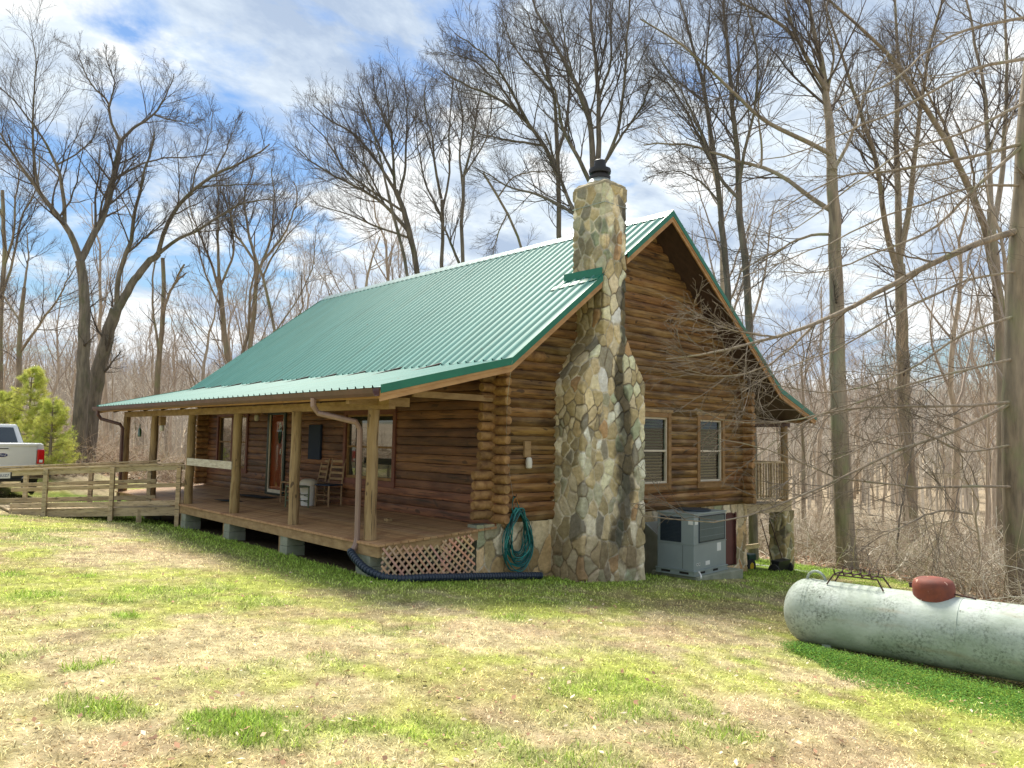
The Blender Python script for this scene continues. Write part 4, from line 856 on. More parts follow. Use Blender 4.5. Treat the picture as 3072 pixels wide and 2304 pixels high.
# ================================================================ HOSES AND PIPE
hs = empty('garden_hose', (.40, -.1, -.8), 'teal green garden hose hung in a long coil on the gable wall', 'garden hose')
mb = MB(); rr = random.Random(4)
for k in range(17):
    w = .22+.20*(k/16)*rr.uniform(.85, 1.1); t = .30-.12*rr.random()*(k/16); bt = -.45-.36*(k/16)*rr.uniform(.8, 1.05); P = []; R1 = []
    for i in range(41):
        a = 2*math.pi*i/40; s = math.sin(a); x = math.cos(a); wz = w*(.42+.58*((1-s)/2)**.8)
        P.append((.40+x*wz+(.03*math.sin(3*a+k)), -.075-.022*(k % 5)-.01*rr.random(), (t+bt)/2+s*(t-bt)/2))
    mb.tube(P, .0105, 7, True, (rr.uniform(.4, 1.5),)*3)
inv(mb.build('hose_coil', M_hose, hs, smooth=True), hs)
P = [(.30, -.12, .15), (.24, -.12, .3), (.28, -.1, .44), (.32, -.08, .49), (.37, -.1, .44), (.42, -.12, .25), (.5, -.12, .1)]; inv(MB().tube(P, .009, 7).build('hose_loop', M_hose, hs, smooth=True), hs)
inv(MB().tube([(.25, -.14, .38), (.29, -.14, .46), (.33, -.13, .47), (.38, -.14, .36)], .006, 6).build('hose_end', M_orange, hs), hs)
inv(MB().tube([(.32, -.045, .50), (.32, -.13, .49), (.32, -.14, .53)], .01, 6).build('hook', M_iron, hs), hs)
pp = [(-2.45, .60, -.27), (-2.47, .42, -.36), (-2.46, .12, -.49), (-2.33, -.12, -.58), (-2.05, -.24, -.62), (-1.65, -.30, -.70), (-1.2, -.28, -.74), (-.6, -.26, -.75), (0, -.28, -.80), (.75, -.33, -.86)]
def smooth_path(P, n):
    P = np.array(P, float); t = np.r_[0, np.cumsum(np.linalg.norm(np.diff(P, axis=0), axis=1))]; q = np.linspace(0, t[-1], n); X = np.stack([np.interp(q, t, P[:, i]) for i in range(3)], 1)
    w = max(3, n//(len(P)*2))|1; pad_ = np.pad(X, ((w, w), (0, 0)), 'edge'); k = np.ones(w)/w; Y = np.stack([np.convolve(pad_[:, i], k, 'same') for i in range(3)], 1)[w:-w]; Y[0], Y[-1] = X[0], X[-1]; return Y
X = smooth_path([(a, b, c if a < -2.0 else float(terrain(a, b))+.075) for a, b, c in pp], 560); rr2 = [.060 if (k//4) % 2 else .046 for k in range(560)]
tag(MB().tube(X, rr2, 16).build('corrugated_drainpipe', M_pipe, None, smooth=False), 'black corrugated drain pipe running from the downspout along the lattice', 'drain pipe')
# ================================================================ PORCH THINGS
def fz(u): return dz(u)+.002
bn = empty('trash_bin', (-.62, 5.42, fz(-.62)), 'white plastic trash bin with a cream dome lid on the porch', 'trash bin')
MB().lathe((0, 0, 0), [(.14, 0), (.15, .01), (.178, .40), (.185, .41), (.185, .43), (.18, .43)], 28).build('bin_body', M_white, bn, smooth=True)
MB().lathe((0, 0, .42), [(.192, 0), (.195, .05), (.185, .09), (.15, .13), (.09, .15), (.002, .155)], 28).build('bin_lid', M_cream, bn, smooth=True)
def chair(name, lab, loc, rz, h, m, seatm, grp='wooden chairs by the porch wall', back=True, s=1.):
    t = empty(name, loc, lab, 'chair', grp, rz); w = .2*s; d = .18*s; sh = .43*s
    for x in (-w, w):
        MB().tube([(x, -d, 0), (x, -d, sh+.01)], .018, 8).build('leg', m, t, smooth=True)
        MB().tube([(x, d, 0), (x, d, sh), (x*.95, d+.10, h)] if back else [(x, d, 0), (x, d, sh+.01)], .018, 8).build('leg', m, t, smooth=True)
    mb = MB(); mb.box((-w-.02, -d-.02, sh), (w+.02, d+.02, sh+.03)); mb.build('seat', seatm, t, bevel=.008)
    r = MB()
    for zq in (.12, .24):
        r.tube([(-w, -d, zq*s), (w, -d, zq*s)], .010, 6); r.tube([(-w, d, zq*s+.02), (w, d, zq*s+.02)], .010, 6); r.tube([(-w, -d, zq*s+.04), (-w, d, zq*s+.04)], .010, 6); r.tube([(w, -d, zq*s+.04), (w, d, zq*s+.04)], .010, 6)
    r.build('rungs', m, t)
    if back:
        for k in range(4):
            q = (sh+.14+k*(h-sh-.2)/3); y = d+.10*(q-sh)/(h-sh); MB().box((-w*.96, y-.008, q-.025), (w*.96, y+.008, q+.025)).build('back_slat', m, t)
    return t
chair('ladder_back_chair', 'ladder-back chair with a dark blue seat, nearest the porch window', (-.36, 5.02, fz(-.36)), rad(-90)+.25, 1.0, M_chair, M_seat)
chair('ladder_back_chair', 'ladder-back chair standing behind the white trash bin', (-.30, 5.80, fz(-.3)), rad(-90)-.1, .98, M_chair, M_chair)
chair('stool', 'small green-painted slatted chair back in front of the trash bin', (-.95, 5.28, fz(-.95)), rad(80), .50, M_chairg, M_chairg, 'wooden chairs by the porch wall', False, 1.)
chair('stool', 'low brown wooden stool half hidden behind the second porch post', (-.50, 6.35, fz(-.5)), rad(-70), .5, M_chair, M_chair, 'wooden chairs by the porch wall', False, 1.)
def doormat(a, b, c, d, rz, lab): t = MB().box((-c/2, -d/2, 0), (c/2, d/2, .012)).build('door_mat', M_mat, None, bevel=.004); t.location = (a, b, fz(a)+.006); t.rotation_euler = (0, 0.052, rz); tag(t, lab, 'door mat', 'mats at the front door')
doormat(-.50, 8.1, .60, 1.35, .05, 'larger dark door mat right before the front door'); doormat(-1.35, 7.75, .42, .70, .12, 'smaller dark door mat nearer the porch edge')
wh = MB().box((-.10, 5.95, .93), (-.04, 6.50, 1.72)).build('wall_hanging', M_seat, None, bevel=.01); tag(wh, 'dark blue panel hanging on the porch wall above the chairs', 'wall hanging')
bt = empty('hanging_bottle', (-2.19, 11.75, 1.72), 'green glass bottle hanging from the porch beam', 'bottle')
MB().lathe((0, 0, -.36), [(.03, 0), (.045, .01), (.045, .18), (.015, .25), (.015, .32), (.018, .33)], 12).build('bottle_glass', M_bottle, bt, smooth=True); MB().tube([(0, 0, -.04), (0, 0, .2)], .004, 5).build('cord', M_iron, bt)
bf = empty('hanging_lantern', (-2.19, 10.05, 1.88), 'small wooden lantern with a jar hanging under the porch beam', 'lantern')
MB().box((-.07, -.07, -.22), (.07, .07, 0)).build('lantern_case', M_board, bf, bevel=.01); MB().lathe((0, 0, -.36), [(.04, 0), (.055, .02), (.055, .12), (.04, .14)], 12).build('lantern_jar', M_lampg, bf, smooth=True)
tag(MB().box((-.92, 1.9, fz(-.9)), (-.80, 2.02, fz(-.8)+.05)).build('wood_scrap', M_post, None, bevel=.01), 'small pale wood scrap lying on the porch floor', 'wood scrap')
# ================================================================ SPREADER AND CART under the balcony
sp_ = empty('lawn_spreader', (9.55, -.05, -1.79), 'black push spreader with a tall loop handle under the balcony', 'lawn spreader')
inv0 = lambda o: o
b = MB(); b.prism([(-.30, -.1, .36), (-.30, .14, .36), (-.30, .06, .10), (-.30, -.02, .10)], (.6, 0, 0)); b.build('hopper', M_black, sp_, bevel=.01)
for x in (-.35, .35): w = MB().lathe((x-.03, .02, .14), [(.05, -.01), (.14, 0), (.145, .03), (.14, .06), (.05, .07)], 20, axis=0).build('wheel', M_tire, sp_, smooth=True)
MB().tube([(-.25, .1, .3), (-.22, .45, 1.35), (.22, .45, 1.35), (.25, .1, .3)], .012, 8).build('handle', M_iron, sp_, smooth=True)
mw = empty('yard_cart', (9.0, .5, -1.79), 'small dark green cart wheel with a yellow hub beside the stone pillar', 'yard cart')
w = MB().lathe((0, 0, .19), [(.1, -.05), (.18, -.05), (.19, -.02), (.19, .02), (.18, .05), (.1, .05)], 22, axis=1).build('wheel', M_tire, mw, smooth=True)
M_yel = mat('yellow_hub', (.62, .42, .02), (.5, .34, .02), .5); MB().lathe((0, -.052, .19), [(.08, 0), (.10, .004), (.08, .01)], 16, axis=1).build('hub', M_yel, w); M_dkg = mat('dark_green_paint', (.012, .05, .03), (.01, .04, .025), .4)
MB().box((-.1, -.03, .30), (.25, .5, .48)).build('cart_tub', M_dkg, mw, bevel=.03)
tag(MB().bar((8.3, 1.2, -1.28), (10.9, 1.35, -1.34), .05, .12).build('loose_plank', M_grey, None), 'grey plank propped low behind the stone pillar', 'plank')
# ================================================================ PICKUP TRUCK
TX, TY = -4.82, 14.2; TZ = float(terrain(TX, TY+1.5))-.02
trk = empty('pickup_truck', (TX, TY, TZ), 'silver pickup truck parked beyond the ramp with its tailgate towards us', 'pickup truck', rz=rad(3))
# local: x across, y forward, z up, rear at y=0
def loftbody(secs, name, m, par, smooth=True, bev=0):
    n = len(secs[0]); V = [p for s in secs for p in s]; fs = [(i*n+k, i*n+(k+1) % n, (i+1)*n+(k+1) % n, (i+1)*n+k) for i in range(len(secs)-1) for k in range(n)]+[tuple(range(n))[::-1], tuple(range((len(secs)-1)*n, len(secs)*n))]
    return MB().add(V, fs).build(name, m, par, smooth=smooth, bevel=bev)
def sec(y, hw, z0, z1, tw=None, r=.06):
    tw = tw or hw-.03
    return [(-hw+.03, y, z0), (hw-.03, y, z0), (hw, y, z0+.12), (hw, y, (z0+z1)/2+.1), (hw-.01, y, z1-.12), (tw, y, z1-.03), (tw-.05, y, z1), (-tw+.05, y, z1), (-tw, y, z1-.03), (-hw+.01, y, z1-.12), (-hw, y, (z0+z1)/2+.1), (-hw, y, z0+.12)]
body = loftbody([sec(.06, .97, .62, 1.40), sec(.12, 1.0, .52, 1.42), sec(1.9, 1.01, .50, 1.41), sec(4.2, 1.01, .50, 1.36), sec(5.2, .99, .52, 1.26), sec(5.7, .92, .55, 1.15)], 'body', M_silver, trk)
tg = MB(); tg.box((-.80, .0, .64), (.80, .07, 1.385)); tail = tg.build('tailgate', M_silver, trk, bevel=.02)
MB().box((-.80, -.025, 1.34), (.80, .05, 1.405)).build('spoiler_lip', M_silver, tail, bevel=.012)
MB().box((-.76, -.01, .70), (.76, 0.0, .83)).build('embossed_band', M_silver, tail, bevel=.008); MB().box((-.17, -.012, 1.24), (.17, .0, 1.32)).build('handle', M_silver, tail, bevel=.01); MB().box((-.13, -.016, 1.262), (.13, -.010, 1.285)).build('handle_recess', M_dark, tail)
em = [(.12*math.cos(a), -.014, 1.10+.048*math.sin(a)) for a in np.linspace(0, 2*math.pi, 28, endpoint=False)]; eb = MB().prism(em, (0, .014, 0)).build('badge', M_blue, tail)
em2 = [(.126*math.cos(a), -.010, 1.10+.054*math.sin(a)) for a in np.linspace(0, 2*math.pi, 28, endpoint=False)]; MB().prism(em2, (0, .008, 0)).build('badge_rim', M_chrome, eb)
def text(s, size, loc, rot, m, par, name, shear=0.):
    cu = bpy.data.curves.new(name, 'FONT'); cu.body = s; cu.size = size; cu.extrude = .001; cu.align_x = 'CENTER'; cu.align_y = 'CENTER'; cu.shear = shear
    o = bpy.data.objects.new(name, cu); o.data.materials.append(m); o.location = loc; o.rotation_euler = rot; return link(o, par)
text('Ford', .075, (0, -.016, 1.10), (rad(90), 0, 0), M_white, eb, 'badge_lettering', .4)
for x in (-1, 1):
    l = MB().box((min(x*.81, x*.985), -.01, .86), (max(x*.81, x*.985), .18, 1.25)).build('tail_light', M_tail, trk, bevel=.02); MB().box((min(x*.86, x*.94), -.014, .90), (max(x*.86, x*.94), -.009, .97)).build('reverse_lens', M_white, l)
bp = MB(); bp.box((-.98, -.22, .50), (.98, .05, .66)); bp.box((-.55, -.20, .42), (.55, .05, .50)); bump_ = bp.build('bumper', M_black, trk, bevel=.02)
for x in (-1, 1): MB().prism([(x*.42, -.228, .485), (x*.99, -.228, .485), (x*.99, -.228, .655), (x*.55, -.228, .655)], (0, .012, 0)).build('chrome_corner', M_chrome, bump_, bevel=.01)
pl = MB().box((-.16, -.236, .50), (.16, -.226, .655)).build('licence_plate', M_white, bump_); text('6UZ7', .095, (.02, -.239, .575), (rad(90), 0, 0), M_ink, pl, 'plate_number')
cab = loftbody([[(-.93, y, 1.30), (.93, y, 1.30), (hw, y2, z2), (-hw, y2, z2)] for y, y2, hw, z2 in ((1.75, 1.95, .74, 1.93), (3.9, 3.35, .76, 1.95), (4.2, 3.45, .75, 1.92))], 'cab', M_silver, trk, False, .04)
rw = MB(); rw.add([(-.74, 1.755, 1.42), (.74, 1.755, 1.42), (.64, 1.90, 1.84), (-.64, 1.90, 1.84), (-.74, 1.80, 1.42), (.74, 1.80, 1.42), (.64, 1.94, 1.84), (-.64, 1.94, 1.84)], [(0, 1, 2, 3), (7, 6, 5, 4), (0, 4, 5, 1), (1, 5, 6, 2), (2, 6, 7, 3), (3, 7, 4, 0)]); rw.build('rear_window', M_glass, cab)
for x in (-1, 1):
    q = [(x*.925, 2.0, 1.42), (x*.925, 3.85, 1.42), (x*.79, 3.3, 1.86), (x*.80, 2.1, 1.86)]; MB().prism(q, (x*.012, 0, .004)).build('side_window', M_glass, cab)
    MB().box((min(x*1.0, x*1.2), 3.75, 1.38), (max(x*1.0, x*1.2), 3.87, 1.62)).build('wing_mirror', M_silver, trk, bevel=.03)
    for y in (1.15, 4.65):
        w = MB().lathe((x*.93-.13, y, .39), [(.25, 0), (.36, .01), (.385, .05), (.385, .21), (.36, .25), (.25, .26)], 28, axis=0).build('wheel', M_tire, trk, smooth=True)
        MB().lathe((x*.93-.10+(.07 if x > 0 else -.07)*1, y, .39), [(.05, 0), (.24, .0), (.25, .12), (.24, .2), (.05, .2)], 20, axis=0).build('rim', M_chrome, w)
        MB().lathe((x*1.005-.01, y, .39), [(.0, 0), (.44, 0.0), (.44, .02), (.0, .02)], 28, axis=0).build('wheel_arch', M_black, trk)
MB().box((-.85, .05, .40), (.85, 5.3, .55)).build('chassis', M_black, trk)
#@@YARDEND@@
#@@TREES@@
# ================================================================ TREES
def unit(a): return a/(np.linalg.norm(a, axis=-1, keepdims=True)+1e-9)
def grow(rg, P, R, n, tmin, ang, L, K, up, rf, wob, rmin, tpow=1.):
    """children along N parent polylines. L: function(t, parent length)->length"""
    N, Kp, _ = P.shape; seg = np.linalg.norm(np.diff(P, axis=1), axis=2); PL = seg.sum(1)
    t = tmin+(1-tmin)*((np.arange(n)[None]+rg.random((N, n)))/n)**tpow; t = np.minimum(t, .995); x = t*(Kp-1); i = np.minimum(x.astype(int), Kp-2); f = (x-i)[..., None]
    ar = np.arange(N)[:, None]; A = P[ar, i]; B = P[ar, i+1]; S0 = A*(1-f)+B*f; T = unit(B-A); r0 = R[ar, i]*(1-f[..., 0])+R[ar, i+1]*f[..., 0]
    q = unit(rg.normal(size=T.shape)); q = unit(q-(q*T).sum(-1, keepdims=True)*T); a = np.radians(ang+rg.normal(0, ang*.22, (N, n)))[..., None]
    D = unit(T*np.cos(a)+q*np.sin(a)); D = D.reshape(-1, 3); S0 = S0.reshape(-1, 3); LL = (L(t, PL[:, None])*rg.uniform(.6, 1.15, (N, n))).reshape(-1); r0 = r0.reshape(-1)
    M = len(D); out = np.zeros((M, K, 3)); out[:, 0] = S0; st = LL/(K-1)
    for k in range(1, K):
        D = unit(D+rg.normal(0, wob, D.shape)+np.array([0, 0, up])); out[:, k] = out[:, k-1]+D*st[:, None]
    rr = np.maximum(r0*rf, rmin); R2 = np.maximum(rr[:, None]*np.linspace(1, .3, K)[None], rmin*.75)
    return out, R2
def tube_mesh(parts, name, m, parent):
    Vs, Fs, o = [], [], 0
    for P, R, n in parts:
        if len(P) == 0: continue
        V, Q = tubes(P, R, n); Vs.append(V); Fs.append(Q+o); o += len(V)
    return raw(name, np.concatenate(Vs), np.concatenate(Fs), m, parent, True)
def resample(P, K, wig, rg):
    P = np.array(P, float); t = np.r_[0, np.cumsum(np.linalg.norm(np.diff(P, axis=0), axis=1))]; q = np.linspace(0, t[-1], K)
    X = np.stack([np.interp(q, t, P[:, i]) for i in range(3)], 1); Y = X.copy(); Y[1:-1] = .25*X[:-2]+.5*X[1:-1]+.25*X[2:]
    return Y+rg.normal(0, wig, Y.shape)*np.linspace(0, 1, K)[:, None]*(np.linspace(1, 0, K)[:, None]*.5+.5)
def feature_tree(label, depth, lines, seed, l1=(9, 2.6), l2=7, l3=4, up=.05, m=None, mt=None, group=None, name='bare_tree', base=True, ang=42, rmin=.0046, tm=.25, spread=.35, kinds=None):
    """lines: [(w0,w1,[(x,y),...]), ...]: limbs seen at pixels of the wide view, widths in pixels; a 3-tuple point carries its own depth"""
    rg = np.random.default_rng(seed); done = []; big = []
    for li, (w0, w1, pts) in enumerate(lines):
        px = np.array([p[:2] for p in pts], float)
        if li and len(pts[0]) == 2:
            bq, bd = None, 45.
            for D in done:
                Q_ = np.array([q[0] for q in D])
                for a_, b_ in zip(Q_[:-1], Q_[1:]):
                    e_ = b_-a_; t_ = np.clip(((px[0]-a_)@e_)/(e_@e_+1e-9), 0, 1); c_ = a_+e_*t_; d_ = np.hypot(*(c_-px[0]))
                    if d_ < bd: bd, bq = d_, c_
            if bq is not None: px[0] = bq
        if len(pts[0]) == 3: dep = np.array([p[2] for p in pts], float)
        else:
            d0 = 0
            if done and li:
                best = min(((np.hypot(*(q[0]-px[0])), q[1]) for D in done for q in D), key=lambda z: z[0]); d0 = best[1]
            ln = np.r_[0, np.cumsum(np.hypot(*np.diff(px, axis=0).T))]; dr = rg.uniform(-spread, spread) if li else 0
            dep = depth+d0+ln/(F/1.38879)*depth*dr
        W3 = np.array([VP(x, y, d) for (x, y), d in zip(px, dep)])
        if li and len(pts[0]) == 3 and px[0, 0] > 2165:
            T_ = big[0][0]; q_ = T_[np.argmin(np.abs(T_[:, 2]-W3[0, 2]))]; W3[0] = q_
        elif li and w0 > 9: W3[0] -= unit(W3[1]-W3[0])*w0*.6*1.38879/F*depth
        if li == 0 and base:
            g = float(terrain(W3[0, 0], W3[0, 1]))
            if W3[0, 2] > g+.3: W3 = np.r_[[[W3[0, 0], W3[0, 1], g-.2]], W3]; px = np.r_[[px[0]], px]; dep = np.r_[dep[0], dep]
            else: W3[0, 2] = min(W3[0, 2], g-.1)
        done.append([(p, d-depth) for p, d in zip(px, dep)])
        K = 16; X = resample(W3, K, .02+.0006*depth, rg); s = 1.38879/F*.5*np.mean(dep); Rr = np.linspace(w0*s, w1*s, K)
        if li == 0 and base: Rr[0] *= 1.25
        big.append((X, Rr, 10 if w0 > 14 else 6))
    root = W3_ = big[0][0][0]; e = empty(name, tuple(big[0][0][0]), label, 'tree', group)
    off3 = big[0][0][0]
    tk_ = tube_mesh([(X[None]-off3, R[None], n) for X, R, n in big], 'trunk', m or M_bark, e)
    P = np.stack([X for X, R, n in big]); R = np.stack([R for X, R, n in big]); sel = [i for i in range(len(big)) if not (i == 0 and base)] or [0]
    sel = [i for i in sel if lines[i][1] <= 9 or len(lines) == 1] or sel
    P1, R1 = grow(rg, P[sel], R[sel], int(l1[0]*1.5), tm, ang, lambda t, pl: np.minimum(l1[1]*1.3, .6*pl)*(1.15-.75*t), 9, up, .42, .10, rmin*1.6)
    if base: a, b = grow(rg, P[:1], R[:1], 4, .55, 55, lambda t, pl: l1[1]*.6+0*t, 9, up, .2, .15, rmin*1.6); P1 = np.r_[P1, a]; R1 = np.r_[R1, b]
    P2, R2 = grow(rg, P1, R1, l2+(2 if depth > 20 else 0), .15, 34, lambda t, pl: .55*pl*(1.15-.6*t), 6, up, .5, .12, rmin)
    P3_, R3 = grow(rg, P2, R2, l3+1, .15, 34, lambda t, pl: .55*pl*(1.1-.5*t), 4, up*.6, .55, .16, rmin*.75)
    parts = [(P1-off3, R1, 5), (P2-off3, R2, 4), (P3_-off3, R3, 3)]
    # tips keep going
    tube_mesh(parts, 'crown', mt or M_twig, e)
    return e
Z6 = lambda L: [(x*.4775, y*.4775) for x, y in L]
Z7 = lambda L: [(648+x*.4775, y*.4775) for x, y in L]
Z8 = lambda L: [(1420+x*.4775, y*.4775) for x, y in L]
D_ = M_barkd
feature_tree('tall forked oak left of the cabin with a straight dark trunk', 30, [
    (34, 19, Z6([(345, 2130), (372, 1800), (382, 1500), (385, 1400), (375, 1280), (365, 1180)])),
    (15, 2, Z6([(365, 1180), (320, 1050), (240, 950), (180, 870), (100, 760), (0, 600), (-80, 520)])),
    (9, 2, Z6([(300, 1010), (290, 900), (270, 780), (210, 650), (140, 550), (60, 450), (-20, 380)])),
    (6, 1.5, Z6([(180, 870), (160, 780), (150, 660), (150, 500), (165, 330), (150, 150)])),
    (15, 9, Z6([(365, 1180), (430, 1050), (480, 950), (515, 800), (530, 700), (545, 640)])),
    (7, 1.5, Z6([(545, 640), (500, 550), (490, 450), (420, 400), (370, 300), (350, 230)])),
    (7, 1.5, Z6([(545, 640), (600, 580), (700, 520), (740, 460), (790, 330)])),
    (5, 1.5, Z6([(515, 820), (600, 760), (720, 715), (850, 712), (960, 700)])),
    (4, 1.2, Z6([(270, 740), (340, 700), (420, 640), (450, 540)])), (4, 1.2, Z6([(500, 480), (520, 380), (480, 250)])),
    (4, 1.2, Z6([(700, 520), (760, 540), (880, 560)]))], 101, (11, 2.6), 7, 4, m=D_)
feature_tree('leaning oak left of the cabin whose two big limbs sweep right', 31, [
    (38, 24, Z6([(385, 2110), (420, 1800), (450, 1659), (500, 1480), (530, 1400)])),
    (12, 3, Z6([(525, 1400), (530, 1250), (570, 1150), (610, 1050), (600, 950), (650, 850), (650, 760), (690, 680), (700, 590)])),
    (19, 13, Z6([(530, 1400), (600, 1280), (660, 1200), (715, 1150)])),
    (11, 3, Z6([(715, 1150), (740, 1050), (790, 950), (860, 870), (960, 790), (1060, 750), (1180, 690), (1220, 650)])),
    (8, 2.5, Z6([(715, 1150), (800, 1080), (900, 1040), (1000, 970), (1090, 920), (1230, 900)])),
    (4, 1.2, Z6([(870, 860), (880, 780), (930, 680), (960, 540), (960, 500)])), (4, 1.2, Z6([(970, 780), (1040, 640), (1070, 540)])),
    (5, 1.5, Z6([(570, 1150), (640, 1090), (740, 1010), (760, 940)])), (4, 1, Z6([(610, 1000), (540, 870), (470, 760)])), (3.5, 1, Z6([(900, 850), (1000, 840), (1150, 830), (1250, 840)]))], 102, (11, 2.4), 7, 4, m=D_)
feature_tree('slim tree with broken stub limbs between the leaning oak and the cabin', 38, [
    (15, 8, Z6([(700, 1990), (715, 1659), (735, 1450), (745, 1300), (735, 1170)])), (7, 4, Z6([(735, 1430), (755, 1350), (800, 1260), (835, 1195)])), (5, 3, Z6([(770, 1300), (810, 1260), (845, 1235)])), (6, 3, Z6([(715, 1600), (690, 1400), (695, 1220), (700, 1180)]))], 103, (5, 1.0), 3, 2)
feature_tree('narrow upright tree above the far end of the porch roof', 40, [
    (16, 10, Z6([(1035, 1980), (1030, 1659), (1010, 1450), (990, 1250)])), (7, 2, Z6([(1000, 1350), (960, 1200), (910, 1080), (860, 950), (850, 850)])), (7, 2, Z6([(990, 1250), (985, 1050), (990, 880), (970, 760)])), (6, 2, Z6([(1000, 1300), (1060, 1150), (1050, 1000), (1020, 820)])), (5, 1.5, Z6([(1010, 1400), (930, 1250), (880, 1050), (830, 900)]))], 104, (12, 2.4), 7, 3, up=.12)
feature_tree('forked tree rising just above the left slope of the roof', 40, [
    (14, 9, Z6([(1130, 1980), (1130, 1600), (1150, 1400), (1165, 1200)])), (8, 2, Z6([(1165, 1200), (1130, 1080), (1100, 900), (1150, 760)])), (7, 2, Z6([(1160, 1250), (1230, 1080), (1240, 900), (1230, 760)])), (7, 3, Z6([(1160, 1200), (1060, 1050), (1040, 960), (1000, 860)])), (6, 2, Z6([(1180, 1180), (1290, 1060), (1350, 900), (1330, 820)]))], 105, (12, 2.3), 7, 3, up=.12)
feature_tree('thin curved tree leaning over the left end of the roof', 36, [
    (9, 6, Z6([(1290, 2000), (1250, 1520), (1220, 1380), (1190, 1250), (1160, 1180)])), (5, 1.5, Z6([(1190, 1250), (1220, 1180), (1290, 1080), (1400, 960)])), (4, 1.2, Z6([(1250, 1500), (1350, 1350), (1420, 1200), (1430, 1020)]))], 106, (9, 2.0), 6, 3, up=.1)
feature_tree('tree at the far left edge of the yard with many thin leaders', 34, [
    (14, 7, Z6([(0, 2150), (0, 1400), (20, 1200), (15, 1000), (10, 860)])), (6, 2, Z6([(10, 1350), (60, 1180), (90, 1000), (170, 850), (180, 700)])), (6, 2, Z6([(10, 1200), (60, 1080), (70, 900), (90, 740)])), (5, 1.5, Z6([(15, 1000), (-30, 860), (-40, 700), (-10, 540)]))], 107, (11, 2.2), 7, 3, up=.08)
feature_tree('low forked tree behind the pine saplings', 33, [
    (15, 8, Z6([(80, 2100), (85, 1659), (90, 1450), (110, 1300)])), (7, 2, Z6([(90, 1600), (170, 1480), (260, 1350), (330, 1230), (350, 1190)])), (6, 2, Z6([(90, 1450), (30, 1360), (-30, 1270)])), (5, 1.5, Z6([(110, 1300), (130, 1150), (120, 1020)]))], 108, (10, 2.2), 7, 3)
feature_tree('broad fan-shaped tree behind the roof, left of the chimney', 33, [
    (16, 11, Z7([(560, 1500), (535, 1250), (505, 1060), (470, 960), (430, 860)])),
    (9, 2, Z7([(505, 1060), (380, 920), (250, 840), (100, 770), (10, 690), (-20, 660)])), (8, 2, Z7([(430, 860), (330, 700), (240, 600), (130, 540), (60, 480)])), (8, 2, Z7([(430, 860), (420, 700), (400, 500), (385, 360)])),
    (7, 2, Z7([(420, 800), (350, 640), (290, 500), (260, 390)])), (7, 2, Z7([(440, 900), (480, 760), (480, 620), (490, 450), (470, 360)])), (6, 2, Z7([(470, 960), (350, 880), (220, 790), (110, 620), (50, 560)])), (6, 1.6, Z7([(510, 1080), (330, 1020), (200, 960), (80, 930)])), (5, 1.6, Z7([(380, 920), (300, 760), (200, 640)])), (5, 1.6, Z7([(400, 600), (340, 440), (330, 350)]))], 109, (14, 2.9), 7, 4, up=.07, m=D_)
feature_tree('dark slanting trunk tree crossing the broad fan-shaped tree', 31, [
    (12, 7, Z7([(500, 1500), (490, 1260), (450, 1080), (420, 960), (400, 880)])), (6, 1.6, Z7([(400, 880), (370, 740), (330, 600), (300, 480)])), (5, 1.6, Z7([(420, 960), (350, 900), (300, 800), (290, 700)]))], 110, (10, 2.2), 7, 3, m=D_, up=.08)
feature_tree('twin-leader tree right of the broad fan-shaped tree', 33, [
    (12, 8, Z7([(645, 1500), (640, 1220), (650, 1000), (640, 900)])), (7, 2, Z7([(640, 900), (610, 760), (600, 620), (560, 480), (570, 370)])), (6, 2, Z7([(650, 950), (680, 780), (670, 600), (690, 400), (690, 330)])), (5, 1.5, Z7([(640, 1000), (560, 820), (530, 640), (520, 460)]))], 111, (13, 2.4), 7, 4, up=.1, m=D_)
feature_tree('tree with spreading crown half way along the ridge', 32, [
    (12, 8, Z7([(745, 1500), (735, 1200), (730, 950), (740, 800)])), (7, 2, Z7([(740, 800), (780, 650), (800, 500), (830, 370)])), (6, 2, Z7([(735, 850), (720, 700), (740, 520), (700, 350)])), (7, 2, Z7([(700, 1230), (660, 1050), (620, 940), (560, 860)])), (5, 1.5, Z7([(740, 800), (840, 640), (870, 480), (860, 380)]))], 112, (13, 2.4), 7, 4, up=.08, m=D_)
feature_tree('small sparse tree low behind the ridge beside the chimney', 30, [
    (8, 5, Z7([(1060, 1400), (1020, 1130), (940, 960), (870, 850), (830, 780)])), (4, 1.5, Z7([(940, 960), (900, 1050), (860, 1180)])), (4, 1.4, Z7([(900, 890), (960, 800), (1080, 770), (1180, 780)]))], 113, (9, 1.8), 6, 3)
feature_tree('tall tree just left of the chimney with long limbs leaning left', 27, [
    (17, 9, Z7([(1180, 1450), (1175, 1085), (1170, 900), (1165, 700), (1160, 560)])), (8, 2, Z7([(1160, 560), (1150, 430), (1110, 300), (1060, 160), (1020, 40)])), (11, 2.5, Z7([(1170, 800), (1110, 660), (1040, 570), (980, 500), (880, 440), (780, 400), (640, 320)])), (8, 2, Z7([(1165, 700), (1210, 550), (1220, 380), (1190, 200), (1150, 60)])),
    (7, 2, Z7([(1040, 570), (960, 420), (880, 280), (760, 190), (700, 150)])), (6, 2, Z7([(1110, 660), (990, 640), (880, 620), (800, 600), (760, 560)])), (6, 2, Z7([(1140, 430), (1060, 330), (960, 200), (900, 60)])), (6, 1.6, Z7([(980, 500), (900, 380), (800, 280), (660, 230)]))], 114, (13, 2.7), 7, 4, up=.06, m=D_)
